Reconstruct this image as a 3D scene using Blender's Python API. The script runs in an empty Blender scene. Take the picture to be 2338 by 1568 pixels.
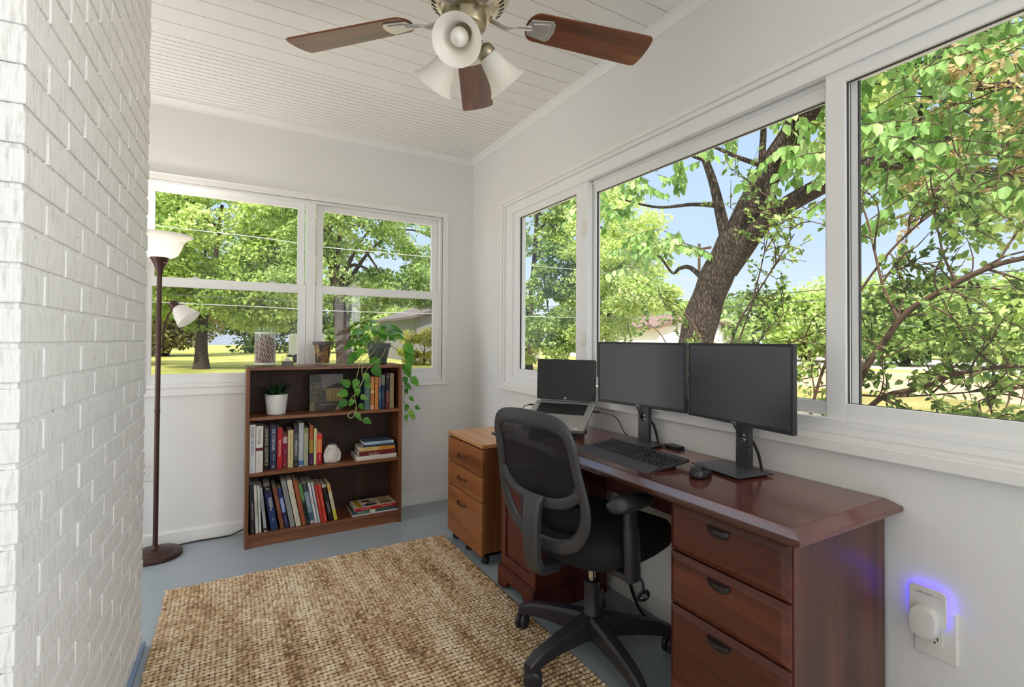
EXPO = 0.0
SKY = 1.1
SUN = 7.0
FILL_WIN = 112
FILL_DOOR = 30
TORCH = 6
LED = 6.0
import bpy, bmesh, math, random
import numpy as np
from mathutils import Vector, Matrix, Euler
PI = math.pi
C = bpy.context.scene.collection
SC = bpy.context.scene
XR, YB, ZC = 1.6613, 3.5348, 2.64
R = random.Random(7)

# ------------------------------------------------------------------ helpers
WP = {}       # things whose parts are written in room coordinates
def link(o, parent=None):
    C.objects.link(o)
    if parent is not None:
        o.parent = parent
        if parent.name in WP: o.location = -Vector(WP[parent.name])
    return o
def wthing(name, loc, label, cat, group=None):
    e = empty(name, loc, 0, label, cat, group); WP[e.name] = loc; return e
def tag(o, label=None, cat=None, group=None, kind=None):
    if label: o['label'] = label
    if cat: o['category'] = cat
    if group: o['group'] = group
    if kind: o['kind'] = kind
    return o
def empty(name, loc=(0, 0, 0), rz=0.0, label=None, cat=None, group=None):
    o = bpy.data.objects.new(name, None); C.objects.link(o)
    o.empty_display_size = 0.05
    o.location = loc; o.rotation_euler = (0, 0, rz)
    return tag(o, label, cat, group)
def obj(name, bm, mats, parent=None, smooth=False, bevel=0.0, seg=2, loc=None, rot=None, angle=40):
    me = bpy.data.meshes.new(name)
    bmesh.ops.recalc_face_normals(bm, faces=bm.faces)
    bm.to_mesh(me); bm.free()
    for m in (mats if isinstance(mats, (list, tuple)) else [mats]): me.materials.append(m)
    o = bpy.data.objects.new(name, me); link(o, parent)
    if smooth:
        for p in me.polygons: p.use_smooth = True
        try: me.set_sharp_from_angle(angle=math.radians(angle))
        except Exception: pass
    if bevel > 0:
        b = o.modifiers.new('bev', 'BEVEL'); b.width = bevel; b.segments = seg
        b.limit_method = 'ANGLE'; b.angle_limit = math.radians(38); b.harden_normals = False
    if loc is not None: o.location = loc
    if rot is not None: o.rotation_euler = rot
    return o
def struct(name, bm, mats, parent=None, **k):
    o = obj(name, bm, mats, parent, **k)
    if parent is None: o['kind'] = 'structure'
    return o
def NB(): return bmesh.new()
def T(x=0, y=0, z=0): return Matrix.Translation((x, y, z))
def RX(a): return Matrix.Rotation(a, 4, 'X')
def RY(a): return Matrix.Rotation(a, 4, 'Y')
def RZ(a): return Matrix.Rotation(a, 4, 'Z')
def box(bm, x0, x1, y0, y1, z0, z1, mi=0, M=None):
    c = [(x0,y0,z0),(x1,y0,z0),(x1,y1,z0),(x0,y1,z0),(x0,y0,z1),(x1,y0,z1),(x1,y1,z1),(x0,y1,z1)]
    v = [bm.verts.new((M @ Vector(p)) if M is not None else p) for p in c]
    for f in ((0,3,2,1),(4,5,6,7),(0,1,5,4),(1,2,6,5),(2,3,7,6),(3,0,4,7)):
        bm.faces.new([v[i] for i in f]).material_index = mi
    return v
def lathe(bm, prof, n=32, M=None, mi=0, cap0=True, cap1=True, sx=1.0, sy=1.0):
    rings = []
    for r, z in prof:
        ring = []
        for i in range(n):
            a = 2*PI*i/n
            p = Vector((r*math.cos(a)*sx, r*math.sin(a)*sy, z))
            ring.append(bm.verts.new(M @ p if M is not None else p))
        rings.append(ring)
    for a, b in zip(rings, rings[1:]):
        for i in range(n):
            bm.faces.new((a[i], a[(i+1) % n], b[(i+1) % n], b[i])).material_index = mi
    if cap0 and prof[0][0] > 1e-6: bm.faces.new(rings[0][::-1]).material_index = mi
    if cap1 and prof[-1][0] > 1e-6: bm.faces.new(rings[-1]).material_index = mi
def cyl(bm, r, z0, z1, n=24, M=None, mi=0): lathe(bm, [(r, z0), (r, z1)], n, M, mi)
def smooth_path(pts, n=6):
    P = [Vector(p) for p in pts]; out = []
    for i in range(len(P)-1):
        p0 = P[max(i-1, 0)]; p1 = P[i]; p2 = P[i+1]; p3 = P[min(i+2, len(P)-1)]
        for k in range(n):
            t = k/n
            out.append(0.5*((2*p1)+(-p0+p2)*t+(2*p0-5*p1+4*p2-p3)*t*t+(-p0+3*p1-3*p2+p3)*t**3))
    out.append(P[-1]); return out
def tube(bm, pts, r, n=8, M=None, mi=0, flat=1.0, up=None):
    P = [Vector(p) for p in pts]
    if M is not None: P = [M @ p for p in P]
    rs = r if isinstance(r, (list, tuple)) else [r]*len(P)
    if len(rs) != len(P):
        rs = [rs[0]+(rs[-1]-rs[0])*i/(len(P)-1) if len(rs) == 2 else rs[min(int(i*len(rs)/len(P)), len(rs)-1)] for i in range(len(P))]
    rings = []; prev = None
    for i, p in enumerate(P):
        d = (P[min(i+1, len(P)-1)]-P[max(i-1, 0)])
        if d.length < 1e-9: d = Vector((0, 0, 1))
        d.normalize()
        if prev is None:
            u = Vector(up) if up else (Vector((0, 0, 1)) if abs(d.z) < .9 else Vector((1, 0, 0)))
        else: u = prev
        u = (u-d*u.dot(d))
        if u.length < 1e-6: u = d.orthogonal()
        u.normalize(); prev = u; w = d.cross(u)
        rings.append([bm.verts.new(p+(u*math.cos(2*PI*k/n)*flat+w*math.sin(2*PI*k/n))*rs[i]) for k in range(n)])
    for a, b in zip(rings, rings[1:]):
        for k in range(n):
            bm.faces.new((a[k], a[(k+1) % n], b[(k+1) % n], b[k])).material_index = mi
    bm.faces.new(rings[0][::-1]).material_index = mi; bm.faces.new(rings[-1]).material_index = mi
def prism(bm, outline, z0, z1, M=None, mi=0):
    a = [bm.verts.new((M @ Vector((x, y, z0))) if M is not None else (x, y, z0)) for x, y in outline]
    b = [bm.verts.new((M @ Vector((x, y, z1))) if M is not None else (x, y, z1)) for x, y in outline]
    n = len(a)
    bm.faces.new(a[::-1]).material_index = mi; bm.faces.new(b).material_index = mi
    for i in range(n): bm.faces.new((a[i], a[(i+1) % n], b[(i+1) % n], b[i])).material_index = mi
def rrect(w, h, r, n=6, cx=0, cy=0):
    out = []
    for sx, sy, a0 in ((1, 1, 0), (-1, 1, 90), (-1, -1, 180), (1, -1, 270)):
        for i in range(n+1):
            a = math.radians(a0+90*i/n)
            out.append((cx+sx*(w/2-r)+r*math.cos(a), cy+sy*(h/2-r)+r*math.sin(a)))
    return out
def loft(bm, rings, closed_ring=True, cap=True, mi=0):
    vs = [[bm.verts.new(p) for p in r] for r in rings]
    n = len(vs[0])
    for a, b in zip(vs, vs[1:]):
        for i in range(n if closed_ring else n-1):
            bm.faces.new((a[i], a[(i+1) % n], b[(i+1) % n], b[i])).material_index = mi
    if cap and closed_ring:
        bm.faces.new(vs[0][::-1]).material_index = mi; bm.faces.new(vs[-1]).material_index = mi
    return vs
def text_obj(name, s, size, mat, parent=None, M=None, extrude=0.0004, align='CENTER', sx=1.0, maxw=None):
    cu = bpy.data.curves.new(name, 'FONT'); cu.body = s; cu.size = size; cu.extrude = extrude
    cu.align_x = align; cu.align_y = 'CENTER'; cu.resolution_u = 2
    tmp = bpy.data.objects.new(name+'_t', cu); C.objects.link(tmp)
    dg = bpy.context.evaluated_depsgraph_get(); dg.update()
    me = bpy.data.meshes.new_from_object(tmp.evaluated_get(dg)); me.name = name
    bpy.data.objects.remove(tmp, do_unlink=True)
    if len(me.vertices):
        xs = [v.co.x for v in me.vertices]; w = max(xs)-min(xs)
        if maxw and w*sx > maxw: sx = maxw/w
    me.transform(Matrix.Diagonal((sx, 1, 1, 1)))
    if M is not None: me.transform(M)
    me.materials.clear(); me.materials.append(mat)
    o = bpy.data.objects.new(name, me); return link(o, parent)
def np_mesh(name, verts, faces_n, nper, mats, parent=None, smooth=False, mat_idx=None):
    """verts (N,3) float, faces_n (F,nper) int"""
    me = bpy.data.meshes.new(name)
    me.vertices.add(len(verts)); me.vertices.foreach_set('co', np.asarray(verts, np.float32).ravel())
    F = len(faces_n); me.loops.add(F*nper); me.polygons.add(F)
    me.loops.foreach_set('vertex_index', np.asarray(faces_n, np.int32).ravel())
    me.polygons.foreach_set('loop_start', np.arange(F, dtype=np.int32)*nper)
    me.polygons.foreach_set('loop_total', np.full(F, nper, np.int32))
    if smooth: me.polygons.foreach_set('use_smooth', np.ones(F, bool))
    if mat_idx is not None: me.polygons.foreach_set('material_index', np.asarray(mat_idx, np.int32))
    me.update(calc_edges=True); me.validate()
    for m in (mats if isinstance(mats, (list, tuple)) else [mats]): me.materials.append(m)
    o = bpy.data.objects.new(name, me); return link(o, parent)

# ------------------------------------------------------------------ materials
def lin(c):
    if isinstance(c, str):
        c = tuple(int(c[i:i+2], 16)/255 for i in (0, 2, 4))
    return tuple((x/12.92 if x <= .04045 else ((x+.055)/1.055)**2.4) for x in c[:3])+(1,)
def nt(name):
    m = bpy.data.materials.new(name); m.use_nodes = True
    t = m.node_tree; b = t.nodes['Principled BSDF']; return m, t, b
def N(t, typ, **kw):
    n = t.nodes.new(typ)
    for k, v in kw.items():
        if k in n.inputs: n.inputs[k].default_value = v
        else: setattr(n, k, v)
    return n
def mat(name, col, rough=.5, metal=0.0, bump=0.0, bscale=200.0, var=0.0, vscale=6.0, spec=.5, coat=0.0, emit=None, estr=0, trans=0.0, sss=0, bdist=.001):
    m, t, b = nt(name); L = t.links
    b.inputs['Base Color'].default_value = lin(col); b.inputs['Roughness'].default_value = rough
    b.inputs['Metallic'].default_value = metal; b.inputs['Specular IOR Level'].default_value = spec
    b.inputs['Coat Weight'].default_value = coat; b.inputs['Transmission Weight'].default_value = trans
    if sss: b.inputs['Subsurface Weight'].default_value = sss; b.inputs['Subsurface Radius'].default_value = (.02, .02, .02)
    if emit: b.inputs['Emission Color'].default_value = lin(emit); b.inputs['Emission Strength'].default_value = estr
    tc = N(t, 'ShaderNodeTexCoord')
    nz = N(t, 'ShaderNodeTexNoise', Scale=vscale, Detail=4.0); L.new(tc.outputs['Object'], nz.inputs['Vector'])
    cr = N(t, 'ShaderNodeMix', data_type='RGBA'); c = lin(col)
    v = max(var, .02)
    cr.inputs[6].default_value = tuple(x*(1-v) for x in c[:3])+(1,); cr.inputs[7].default_value = tuple(min(1, x*(1+v)) for x in c[:3])+(1,)
    L.new(nz.outputs['Fac'], cr.inputs[0]); L.new(cr.outputs[2], b.inputs['Base Color'])
    if bump > 0:
        n2 = N(t, 'ShaderNodeTexNoise', Scale=bscale, Detail=3.0); L.new(tc.outputs['Object'], n2.inputs['Vector'])
        bp = N(t, 'ShaderNodeBump', Strength=bump, Distance=bdist); L.new(n2.outputs['Fac'], bp.inputs['Height']); L.new(bp.outputs['Normal'], b.inputs['Normal'])
    return m
def wood(name, cols, axis='Y', rough=.35, scale=1.0, fine=1.0, coat=0.0, wav=1.0, offs=0):
    """grain runs along axis; cols = dark, mid, light"""
    m, t, b = nt(name); L = t.links
    tc = N(t, 'ShaderNodeTexCoord'); mp = N(t, 'ShaderNodeMapping')
    s = {'X': (.9, 14, 14), 'Y': (14, .9, 14), 'Z': (14, 14, .9)}[axis]
    mp.inputs['Scale'].default_value = tuple(x*scale for x in s); mp.inputs['Location'].default_value = (offs, offs*1.7, offs*.6)
    L.new(tc.outputs['Object'], mp.inputs['Vector'])
    n1 = N(t, 'ShaderNodeTexNoise', Scale=.75, Detail=5.0, Distortion=1.2*wav); L.new(mp.outputs[0], n1.inputs['Vector'])
    mp2 = N(t, 'ShaderNodeMapping'); s2 = {'X': (3, 160, 160), 'Y': (160, 3, 160), 'Z': (160, 160, 3)}[axis]
    mp2.inputs['Scale'].default_value = tuple(x*fine for x in s2); L.new(tc.outputs['Object'], mp2.inputs['Vector'])
    n2 = N(t, 'ShaderNodeTexNoise', Scale=1.0, Detail=2.0); L.new(mp2.outputs[0], n2.inputs['Vector'])
    ramp = N(t, 'ShaderNodeValToRGB'); e = ramp.color_ramp.elements
    e[0].position = .3; e[0].color = lin(cols[0]); e[1].position = .72; e[1].color = lin(cols[2])
    k = e.new(.5); k.color = lin(cols[1])
    L.new(n1.outputs['Fac'], ramp.inputs['Fac'])
    mx = N(t, 'ShaderNodeMix', data_type='RGBA', blend_type='MULTIPLY'); mx.inputs[0].default_value = .45
    r2 = N(t, 'ShaderNodeValToRGB'); r2.color_ramp.elements[0].position = .35; r2.color_ramp.elements[0].color = (.45, .45, .45, 1); r2.color_ramp.elements[1].position = .6
    L.new(n2.outputs['Fac'], r2.inputs['Fac']); L.new(ramp.outputs[0], mx.inputs[6]); L.new(r2.outputs[0], mx.inputs[7])
    L.new(mx.outputs[2], b.inputs['Base Color'])
    b.inputs['Roughness'].default_value = rough; b.inputs['Coat Weight'].default_value = coat; b.inputs['Coat Roughness'].default_value = .12
    bp = N(t, 'ShaderNodeBump', Strength=.08, Distance=.0005); L.new(n2.outputs['Fac'], bp.inputs['Height']); L.new(bp.outputs['Normal'], b.inputs['Normal'])
    return m
def glassmat(name, tint=(1, 1, 1, 1), refl=1.0):
    m, t, b = nt(name); L = t.links; t.nodes.remove(b)
    out = [n for n in t.nodes if n.type == 'OUTPUT_MATERIAL'][0]
    tr = N(t, 'ShaderNodeBsdfTransparent', Color=tint); gl = N(t, 'ShaderNodeBsdfGlossy', Roughness=0.0)
    fr = N(t, 'ShaderNodeFresnel', IOR=1.45); mx = N(t, 'ShaderNodeMixShader')
    mt = N(t, 'ShaderNodeMath', operation='MULTIPLY'); mt.inputs[1].default_value = refl
    ge = N(t, 'ShaderNodeNewGeometry'); inv = N(t, 'ShaderNodeMath', operation='SUBTRACT'); inv.inputs[0].default_value = 1.0; L.new(ge.outputs['Backfacing'], inv.inputs[1])
    m3 = N(t, 'ShaderNodeMath', operation='MULTIPLY'); L.new(fr.outputs[0], m3.inputs[0]); L.new(inv.outputs[0], m3.inputs[1])
    L.new(m3.outputs[0], mt.inputs[0]); L.new(mt.outputs[0], mx.inputs[0]); L.new(tr.outputs[0], mx.inputs[1]); L.new(gl.outputs[0], mx.inputs[2]); L.new(mx.outputs[0], out.inputs['Surface'])
    return m
def leafmat(name, cols, trans=.45, rough=.45, spec=.4, vscale=.6):
    m, t, b = nt(name); L = t.links
    out = [n for n in t.nodes if n.type == 'OUTPUT_MATERIAL'][0]
    g = N(t, 'ShaderNodeNewGeometry'); ramp = N(t, 'ShaderNodeValToRGB'); e = ramp.color_ramp.elements
    e[0].color = lin(cols[0]); e[0].position = 0; e[1].color = lin(cols[-1]); e[1].position = 1
    for i, c in enumerate(cols[1:-1]):
        k = e.new((i+1)/(len(cols)-1)); k.color = lin(c)
    nz = N(t, 'ShaderNodeTexNoise', Scale=vscale, Detail=2.0); L.new(g.outputs['Position'], nz.inputs['Vector'])
    a = N(t, 'ShaderNodeMath', operation='MULTIPLY_ADD'); a.inputs[1].default_value = 1.2; a.inputs[2].default_value = -.35
    L.new(nz.outputs['Fac'], a.inputs[0])
    a2 = N(t, 'ShaderNodeMath', operation='MULTIPLY_ADD'); a2.inputs[1].default_value = .6
    L.new(g.outputs['Random Per Island'], a2.inputs[0]); L.new(a.outputs[0], a2.inputs[2])
    L.new(a2.outputs[0], ramp.inputs['Fac'])
    L.new(ramp.outputs[0], b.inputs['Base Color']); b.inputs['Roughness'].default_value = rough; b.inputs['Specular IOR Level'].default_value = spec
    tl = N(t, 'ShaderNodeBsdfTranslucent'); hs = N(t, 'ShaderNodeHueSaturation', Hue=.488, Saturation=1.0, Value=1.15); L.new(ramp.outputs[0], hs.inputs['Color']); L.new(hs.outputs[0], tl.inputs['Color'])
    mx = N(t, 'ShaderNodeMixShader'); mx.inputs[0].default_value = trans
    L.new(b.outputs[0], mx.inputs[1]); L.new(tl.outputs[0], mx.inputs[2]); L.new(mx.outputs[0], out.inputs['Surface'])
    return m

WALL = mat('wall_paint', 'E9E8E6', .75, bump=.12, bscale=140, var=.015, vscale=2)
TRIM = mat('trim_paint', 'EFEEEB', .4, var=.01)
VINYL = mat('white_vinyl', 'F1F1F0', .3, var=.01)
CEIL = mat('ceiling_paint', 'F2F0EB', .55, var=.012)
FLOORM = mat('floor_paint', '9CA7AF', .34, bump=.12, bscale=35, var=.06, vscale=1.5, bdist=.002)
GLASS = glassmat('window_glass')
METAL = mat('brushed_nickel', 'B9B2A6', .28, 1.0, bump=.03, bscale=300)
BLACKP = mat('black_plastic', '2A2A2E', .42, bump=.15, bscale=900, bdist=.0002)
BLACKG = mat('black_gloss', '141416', .12)
SEALD = mat('dark_seal', '3A3A38', .6)

# ------------------------------------------------------------------ camera
cam = bpy.data.cameras.new('camera'); co = bpy.data.objects.new('camera', cam); C.objects.link(co); SC.camera = co
cam.sensor_width = 36; cam.sensor_fit = 'HORIZONTAL'; cam.lens = 1125.81*36/2338
cam.clip_start = .05; cam.clip_end = 400
yaw, pit, rol = .5192, .014, .006
rv = Vector((math.cos(yaw), -math.sin(yaw), 0)); fw = Vector((math.sin(yaw)*math.cos(pit), math.cos(yaw)*math.cos(pit), math.sin(pit))); uv = rv.cross(fw)
r2 = math.cos(rol)*rv+math.sin(rol)*uv; u2 = -math.sin(rol)*rv+math.cos(rol)*uv
co.matrix_world = Matrix(((r2.x, u2.x, -fw.x, 0), (r2.y, u2.y, -fw.y, 0), (r2.z, u2.z, -fw.z, 1.22), (0, 0, 0, 1)))
cam.shift_y = -24.04/2338

# ------------------------------------------------------------------ render look
SC.view_settings.view_transform = 'Standard'; SC.view_settings.look = 'None'; SC.view_settings.gamma = 1; SC.view_settings.use_curve_mapping = False
SC.view_settings.exposure = EXPO
SC.cycles.max_bounces = 10; SC.cycles.diffuse_bounces = 6; SC.cycles.glossy_bounces = 4; SC.cycles.transmission_bounces = 8; SC.cycles.transparent_max_bounces = 10; SC.cycles.use_adaptive_sampling = True; SC.cycles.adaptive_threshold = .02
SC.cycles.use_denoising = True; SC.cycles.sample_clamp_indirect = 8; SC.cycles.caustics_reflective = False; SC.cycles.caustics_refractive = False
# ------------------------------------------------------------------ world: pale low sky, brighter overhead
w = bpy.data.worlds.new('sky'); SC.world = w; w.use_nodes = True; t = w.node_tree; L = t.links
bg = t.nodes['Background']; bg.inputs['Strength'].default_value = SKY
tc = N(t, 'ShaderNodeTexCoord'); sp = N(t, 'ShaderNodeSeparateXYZ'); L.new(tc.outputs['Generated'], sp.inputs[0])
rp = N(t, 'ShaderNodeValToRGB'); rp.color_ramp.interpolation = 'EASE'; e = rp.color_ramp.elements
e[0].position = 0; e[0].color = (.80, .92, 1.05, 1)
e[1].position = 1.0; e[1].color = (3, 3, 3, 1)
for pos, c in ((.22, (.56, .74, .98, 1)), (.52, (.42, .62, .95, 1)), (.7, (1.2, 1.3, 1.5, 1)), (.85, (3, 3, 3, 1))):
    k = e.new(pos); k.color = c
L.new(sp.outputs['Z'], rp.inputs['Fac']); L.new(rp.outputs[0], bg.inputs['Color'])
sun = bpy.data.lights.new('sun', 'SUN'); sun.energy = SUN; sun.angle = math.radians(.6); sun.color = (1, .95, .86)
so = bpy.data.objects.new('sun', sun); C.objects.link(so)
so.rotation_euler = Vector((.38, .50, -.78)).to_track_quat('-Z', 'Y').to_euler()   # light travels towards -x, +y, down

# ------------------------------------------------------------------ room shell
Y0 = -2.6; XL = -1.9
WT = .16   # wall thickness
# floor
bm = NB(); box(bm, XL-WT, XR+WT, Y0-WT, YB+WT, -.12, 0); struct('floor', bm, FLOORM)
# ceiling boards with real grooves (grooves run along x)
bm = NB()
ys = [2.80, 2.677, 2.557, 2.44, 2.322, 2.204, 2.088]
y = 2.088
while y > Y0: y -= .1165; ys.append(y)
ys = sorted(ys)
ys += [2.80+.0425*i for i in range(1, 19)]
ys = [Y0-WT]+[v for v in ys if Y0 < v < YB]+[YB+WT]
g = .007
for a, b in zip(ys, ys[1:]):
    box(bm, XL-WT, XR+WT, a+g/2 if a > Y0 else a, b-g/2 if b < YB else b, ZC, ZC+.02)
box(bm, XL-WT, XR+WT, Y0-WT, YB+WT, ZC+.008, ZC+.12)
struct('ceiling', bm, CEIL)
# back wall with window opening
BWX0, BWX1, BWZ0, BWZ1 = -.47, 1.405, .905, 2.155
def wall_with_holes_y(name, y0, y1, x0, x1, holes):
    bm = NB(); xs = sorted({x0, x1, *[h[0] for h in holes], *[h[1] for h in holes]})
    for a, b in zip(xs, xs[1:]):
        hs = sorted([h for h in holes if h[0] <= a+1e-6 and h[1] >= b-1e-6], key=lambda h: h[2]); z = 0
        for h in hs: box(bm, a, b, y0, y1, z, h[2]); z = h[3]
        box(bm, a, b, y0, y1, z, ZC)
    return struct(name, bm, WALL)
def wall_with_holes_x(name, x0, x1, y0, y1, holes):
    bm = NB(); ysx = sorted({y0, y1, *[h[0] for h in holes], *[h[1] for h in holes]})
    for a, b in zip(ysx, ysx[1:]):
        hs = sorted([h for h in holes if h[0] <= a+1e-6 and h[1] >= b-1e-6], key=lambda h: h[2]); z = 0
        for h in hs: box(bm, x0, x1, a, b, z, h[2]); z = h[3]
        box(bm, x0, x1, a, b, z, ZC)
    return struct(name, bm, WALL)
wall_with_holes_y('wall_back', YB, YB+WT, XL-WT, XR+WT, [(BWX0, BWX1, BWZ0, BWZ1)])
RWY0, RWY1, RWZ0, RWZ1 = .13, 3.0, .93, 2.15
wall_with_holes_x('wall_right', XR, XR+WT, Y0-WT, YB, [(RWY0, RWY1, RWZ0, RWZ1), (-2.4, -.25, RWZ0, RWZ1)])
wall_with_holes_x('wall_left', XL-WT, XL, Y0-WT, YB, [(2.46, 3.42, 0, 2.08)])
wall_with_holes_y('wall_front', Y0-WT, Y0, XL, XR, [])
# baseboards
bm = NB(); box(bm, XL, XR, YB-.014, YB, 0, .072); box(bm, XL, XR, YB-.011, YB, .072, .077); struct('baseboard_back', bm, TRIM, bevel=.002)
bm = NB(); box(bm, XR-.014, XR, Y0, YB-.014, 0, .077); struct('baseboard_right', bm, TRIM, bevel=.002)
# crown moulding: small stepped cove
def crown(name, horiz):
    bm = NB(); prof = [(0, 0), (.006, 0), (.009, .012), (.016, .022), (.028, .034), (.034, .038), (.034, .05), (0, .05)]
    zb = 2.591
    if horiz == 'B': rings = [[(x, YB-a, zb+b) for a, b in prof] for x in (XL, XR)]
    else: rings = [[(XR-a, y, zb+b) for a, b in prof] for y in (Y0, YB)]
    loft(bm, rings); return struct(name, bm, TRIM)
crown('trim_1', 'B'); crown('trim_2', 'R')

# added fill lamps standing in for sky light, outside openings out of view
def fill_lamp(name, loc, rot, sx, sy, power, col=(1, .99, .98)):
    l = bpy.data.lights.new(name, 'AREA'); l.shape = 'RECTANGLE'; l.size = sx; l.size_y = sy; l.energy = power; l.color = col
    o = bpy.data.objects.new(name, l); C.objects.link(o); o.location = loc; o.rotation_euler = rot
fill_lamp('fill_lamp_window', (XR+.25, -1.32, 1.54), (0, math.radians(90), 0), 1.15, 2.1, FILL_WIN)

# ---- back window (twin double-hung) : window_1 with casing, sashes, panes
def frame_rect_y(bm, x0, x1, z0, z1, w, y0, y1, wb=None, wt=None):
    wb = wb or w; wt = wt or w
    box(bm, x0, x0+w, y0, y1, z0, z1); box(bm, x1-w, x1, y0, y1, z0, z1)
    box(bm, x0+w, x1-w, y0, y1, z0, z0+wb); box(bm, x0+w, x1-w, y0, y1, z1-wt, z1)
def frame_rect_x(bm, y0, y1, z0, z1, w, x0, x1, wb=None, wt=None, wr=None):
    wb = wb or w; wt = wt or w; wr = wr or w
    box(bm, x0, x1, y0, y0+w, z0, z1); box(bm, x0, x1, y1-wr, y1, z0, z1)
    box(bm, x0, x1, y0+w, y1-wr, z0, z0+wb); box(bm, x0, x1, y0+w, y1-wr, z1-wt, z1)
SCREENM = glassmat('insect_screen', (.84, .84, .85, 1), 0.0)
win1 = tag(empty('window_1', (0, 0, 0)), kind='structure')
bm = NB()   # casing: stepped flat trim
for d, i in ((.012, 0), (.008, .014)):
    frame_rect_y(bm, -.505+i, 1.443-i, .878+i, 2.190-i, .040-i, YB-d if i == 0 else YB-d, YB+.001)
frame_rect_y(bm, -.505, 1.443, .878, 2.190, .006, YB-.018, YB-.011)
obj('window_casing', bm, TRIM, win1, bevel=.0015)
bm = NB()   # frame box in the opening with centre post
frame_rect_y(bm, BWX0, BWX1, BWZ0, BWZ1, .022, YB+.004, YB+.10, wb=.03)
box(bm, .438, .494, YB+.004, YB+.10, BWZ0+.03, BWZ1-.022)
box(bm, BWX0, BWX1, YB+.0, YB+.02, BWZ0, BWZ0+.04)
obj('window_frame', bm, VINYL, win1, bevel=.002)
for x0, x1 in ((-.448, .436), (.496, 1.383)):
    bm = NB(); frame_rect_y(bm, x0+.010, x1-.008, 1.535, 2.133, .042, YB+.045, YB+.075, wb=.045, wt=.038)
    s = obj('upper_sash', bm, VINYL, win1, bevel=.002)
    bm = NB(); box(bm, x0+.05, x1-.05, YB+.058, YB+.062, 1.578, 2.097); obj('pane', bm, GLASS, s)
    bm = NB(); frame_rect_y(bm, x0, x1, .945, 1.580, .047, YB+.012, YB+.042, wb=.058, wt=.055)
    s = obj('lower_sash', bm, VINYL, win1, bevel=.002)
    bm = NB(); box(bm, x0+.046, x1-.046, YB+.025, YB+.029, 1.0, 1.53); obj('pane', bm, GLASS, s)
    bm = NB(); box(bm, x0+.02, x1-.02, YB+.082, YB+.083, .96, 1.56); obj('insect_screen', bm, SCREENM, win1)
    for cx in (x0+.26, x1-.2):
        bm = NB(); box(bm, cx-.022, cx+.022, YB+.016, YB+.036, 1.58, 1.586); box(bm, cx-.012, cx+.012, YB+.02, YB+.034, 1.586, 1.594); obj('sash_lock', bm, mat('lock_plastic', 'CFCFCB', .4), s)
# plastic tilt latch strip at the right jamb
bm = NB(); box(bm, 1.388, 1.396, YB+.01, YB+.03, 1.84, 2.12); obj('balance_cover', bm, VINYL, win1, bevel=.002)

# ---- right window (three-lite slider)
win2 = tag(empty('window_2', (0, 0, 0)), kind='structure')
bm = NB()
frame_rect_x(bm, .05, 3.045, .880, 2.190, .045, XR-.012, XR+.001, wr=.045)
box(bm, XR-.030, XR-.012, .05, 3.045, .878, .915)          # stool nosing
box(bm, XR-.02, XR-.012, .05, 3.045, 2.165, 2.19)
box(bm, XR-.02, XR-.012, 3.02, 3.045, .915, 2.165)
obj('window_casing', bm, TRIM, win2, bevel=.003)
bm = NB()
frame_rect_x(bm, .13, 3.0, .93, 2.15, .03, XR+.002, XR+.12)
frame_rect_x(bm, .155, 2.93, .955, 2.125, .022, XR+.0, XR+.03, wt=.042)
box(bm, XR+.046, XR+.12, .16, 2.97, 2.072, 2.125)
box(bm, XR+.0, XR+.12, 2.93, 3.0, .955, 2.13)
obj('window_frame', bm, VINYL, win2, bevel=.002)
def lite(y0, y1, z0, z1, w, x0, x1, wb, wt, wr=None, wl=None):
    bm = NB(); frame_rect_x(bm, y0, y1, z0, z1, w, x0, x1, wb=wb, wt=wt, wr=wr)
    s = obj('sash', bm, VINYL, win2, bevel=.002)
    xm = (x0+x1)/2
    bm = NB(); box(bm, xm-.002, xm+.002, y0+w-.003, y1-(wr or w)+.003, z0+wb-.003, z1-wt+.003); obj('pane', bm, GLASS, s)
    bm = NB(); frame_rect_x(bm, y0+w-.004, y1-(wr or w)+.004, z0+wb-.004, z1-wt+.004, .005, xm-.006, xm+.006); obj('glazing_seal', bm, SEALD, s)
    return s
s = lite(2.160, 2.925, .975, 2.085, .052, XR+.012, XR+.045, .052, .044, wr=.085)
lite(.860, 2.135, .978, 2.082, .045, XR+.055, XR+.088, .045, .055, wr=.04)
lite(.17, .880, .975, 2.085, .055, XR+.012, XR+.045, .052, .044, wr=.058)
bm = NB(); box(bm, XR+.050, XR+.060, .803, .824, .98, 2.08); obj('window_track', bm, VINYL, win2, bevel=.002)
bm = NB(); box(bm, XR+.050, XR+.060, .824, .829, .98, 2.08); box(bm, XR+.050, XR+.060, .799, .803, .98, 2.08); obj('track_seal', bm, SEALD, win2)
bm = NB(); box(bm, XR+.012, XR+.048, 2.112, 2.160, .975, 2.085); obj('meeting_stile', bm, VINYL, win2, bevel=.003)
for zc in (1.83, 1.235):   # little sash latches
    bm = NB(); prism(bm, rrect(.03, .085, .014), 0, .010, T(XR+.012, 2.138, zc) @ RY(-PI/2) @ RZ(PI/2)); box(bm, XR-.012, XR+.004, 2.128, 2.134, zc-.03, zc+.018)
    obj('sash_latch', bm, mat('latch_plastic', 'EDE9DF', .35), win2, bevel=.002)
bm = NB(); prism(bm, rrect(.006, .06, .003), 0, .006, T(XR+.055, .93, 1.003) @ RY(-PI/2)); obj('finger_pull', bm, VINYL, win2)
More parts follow.
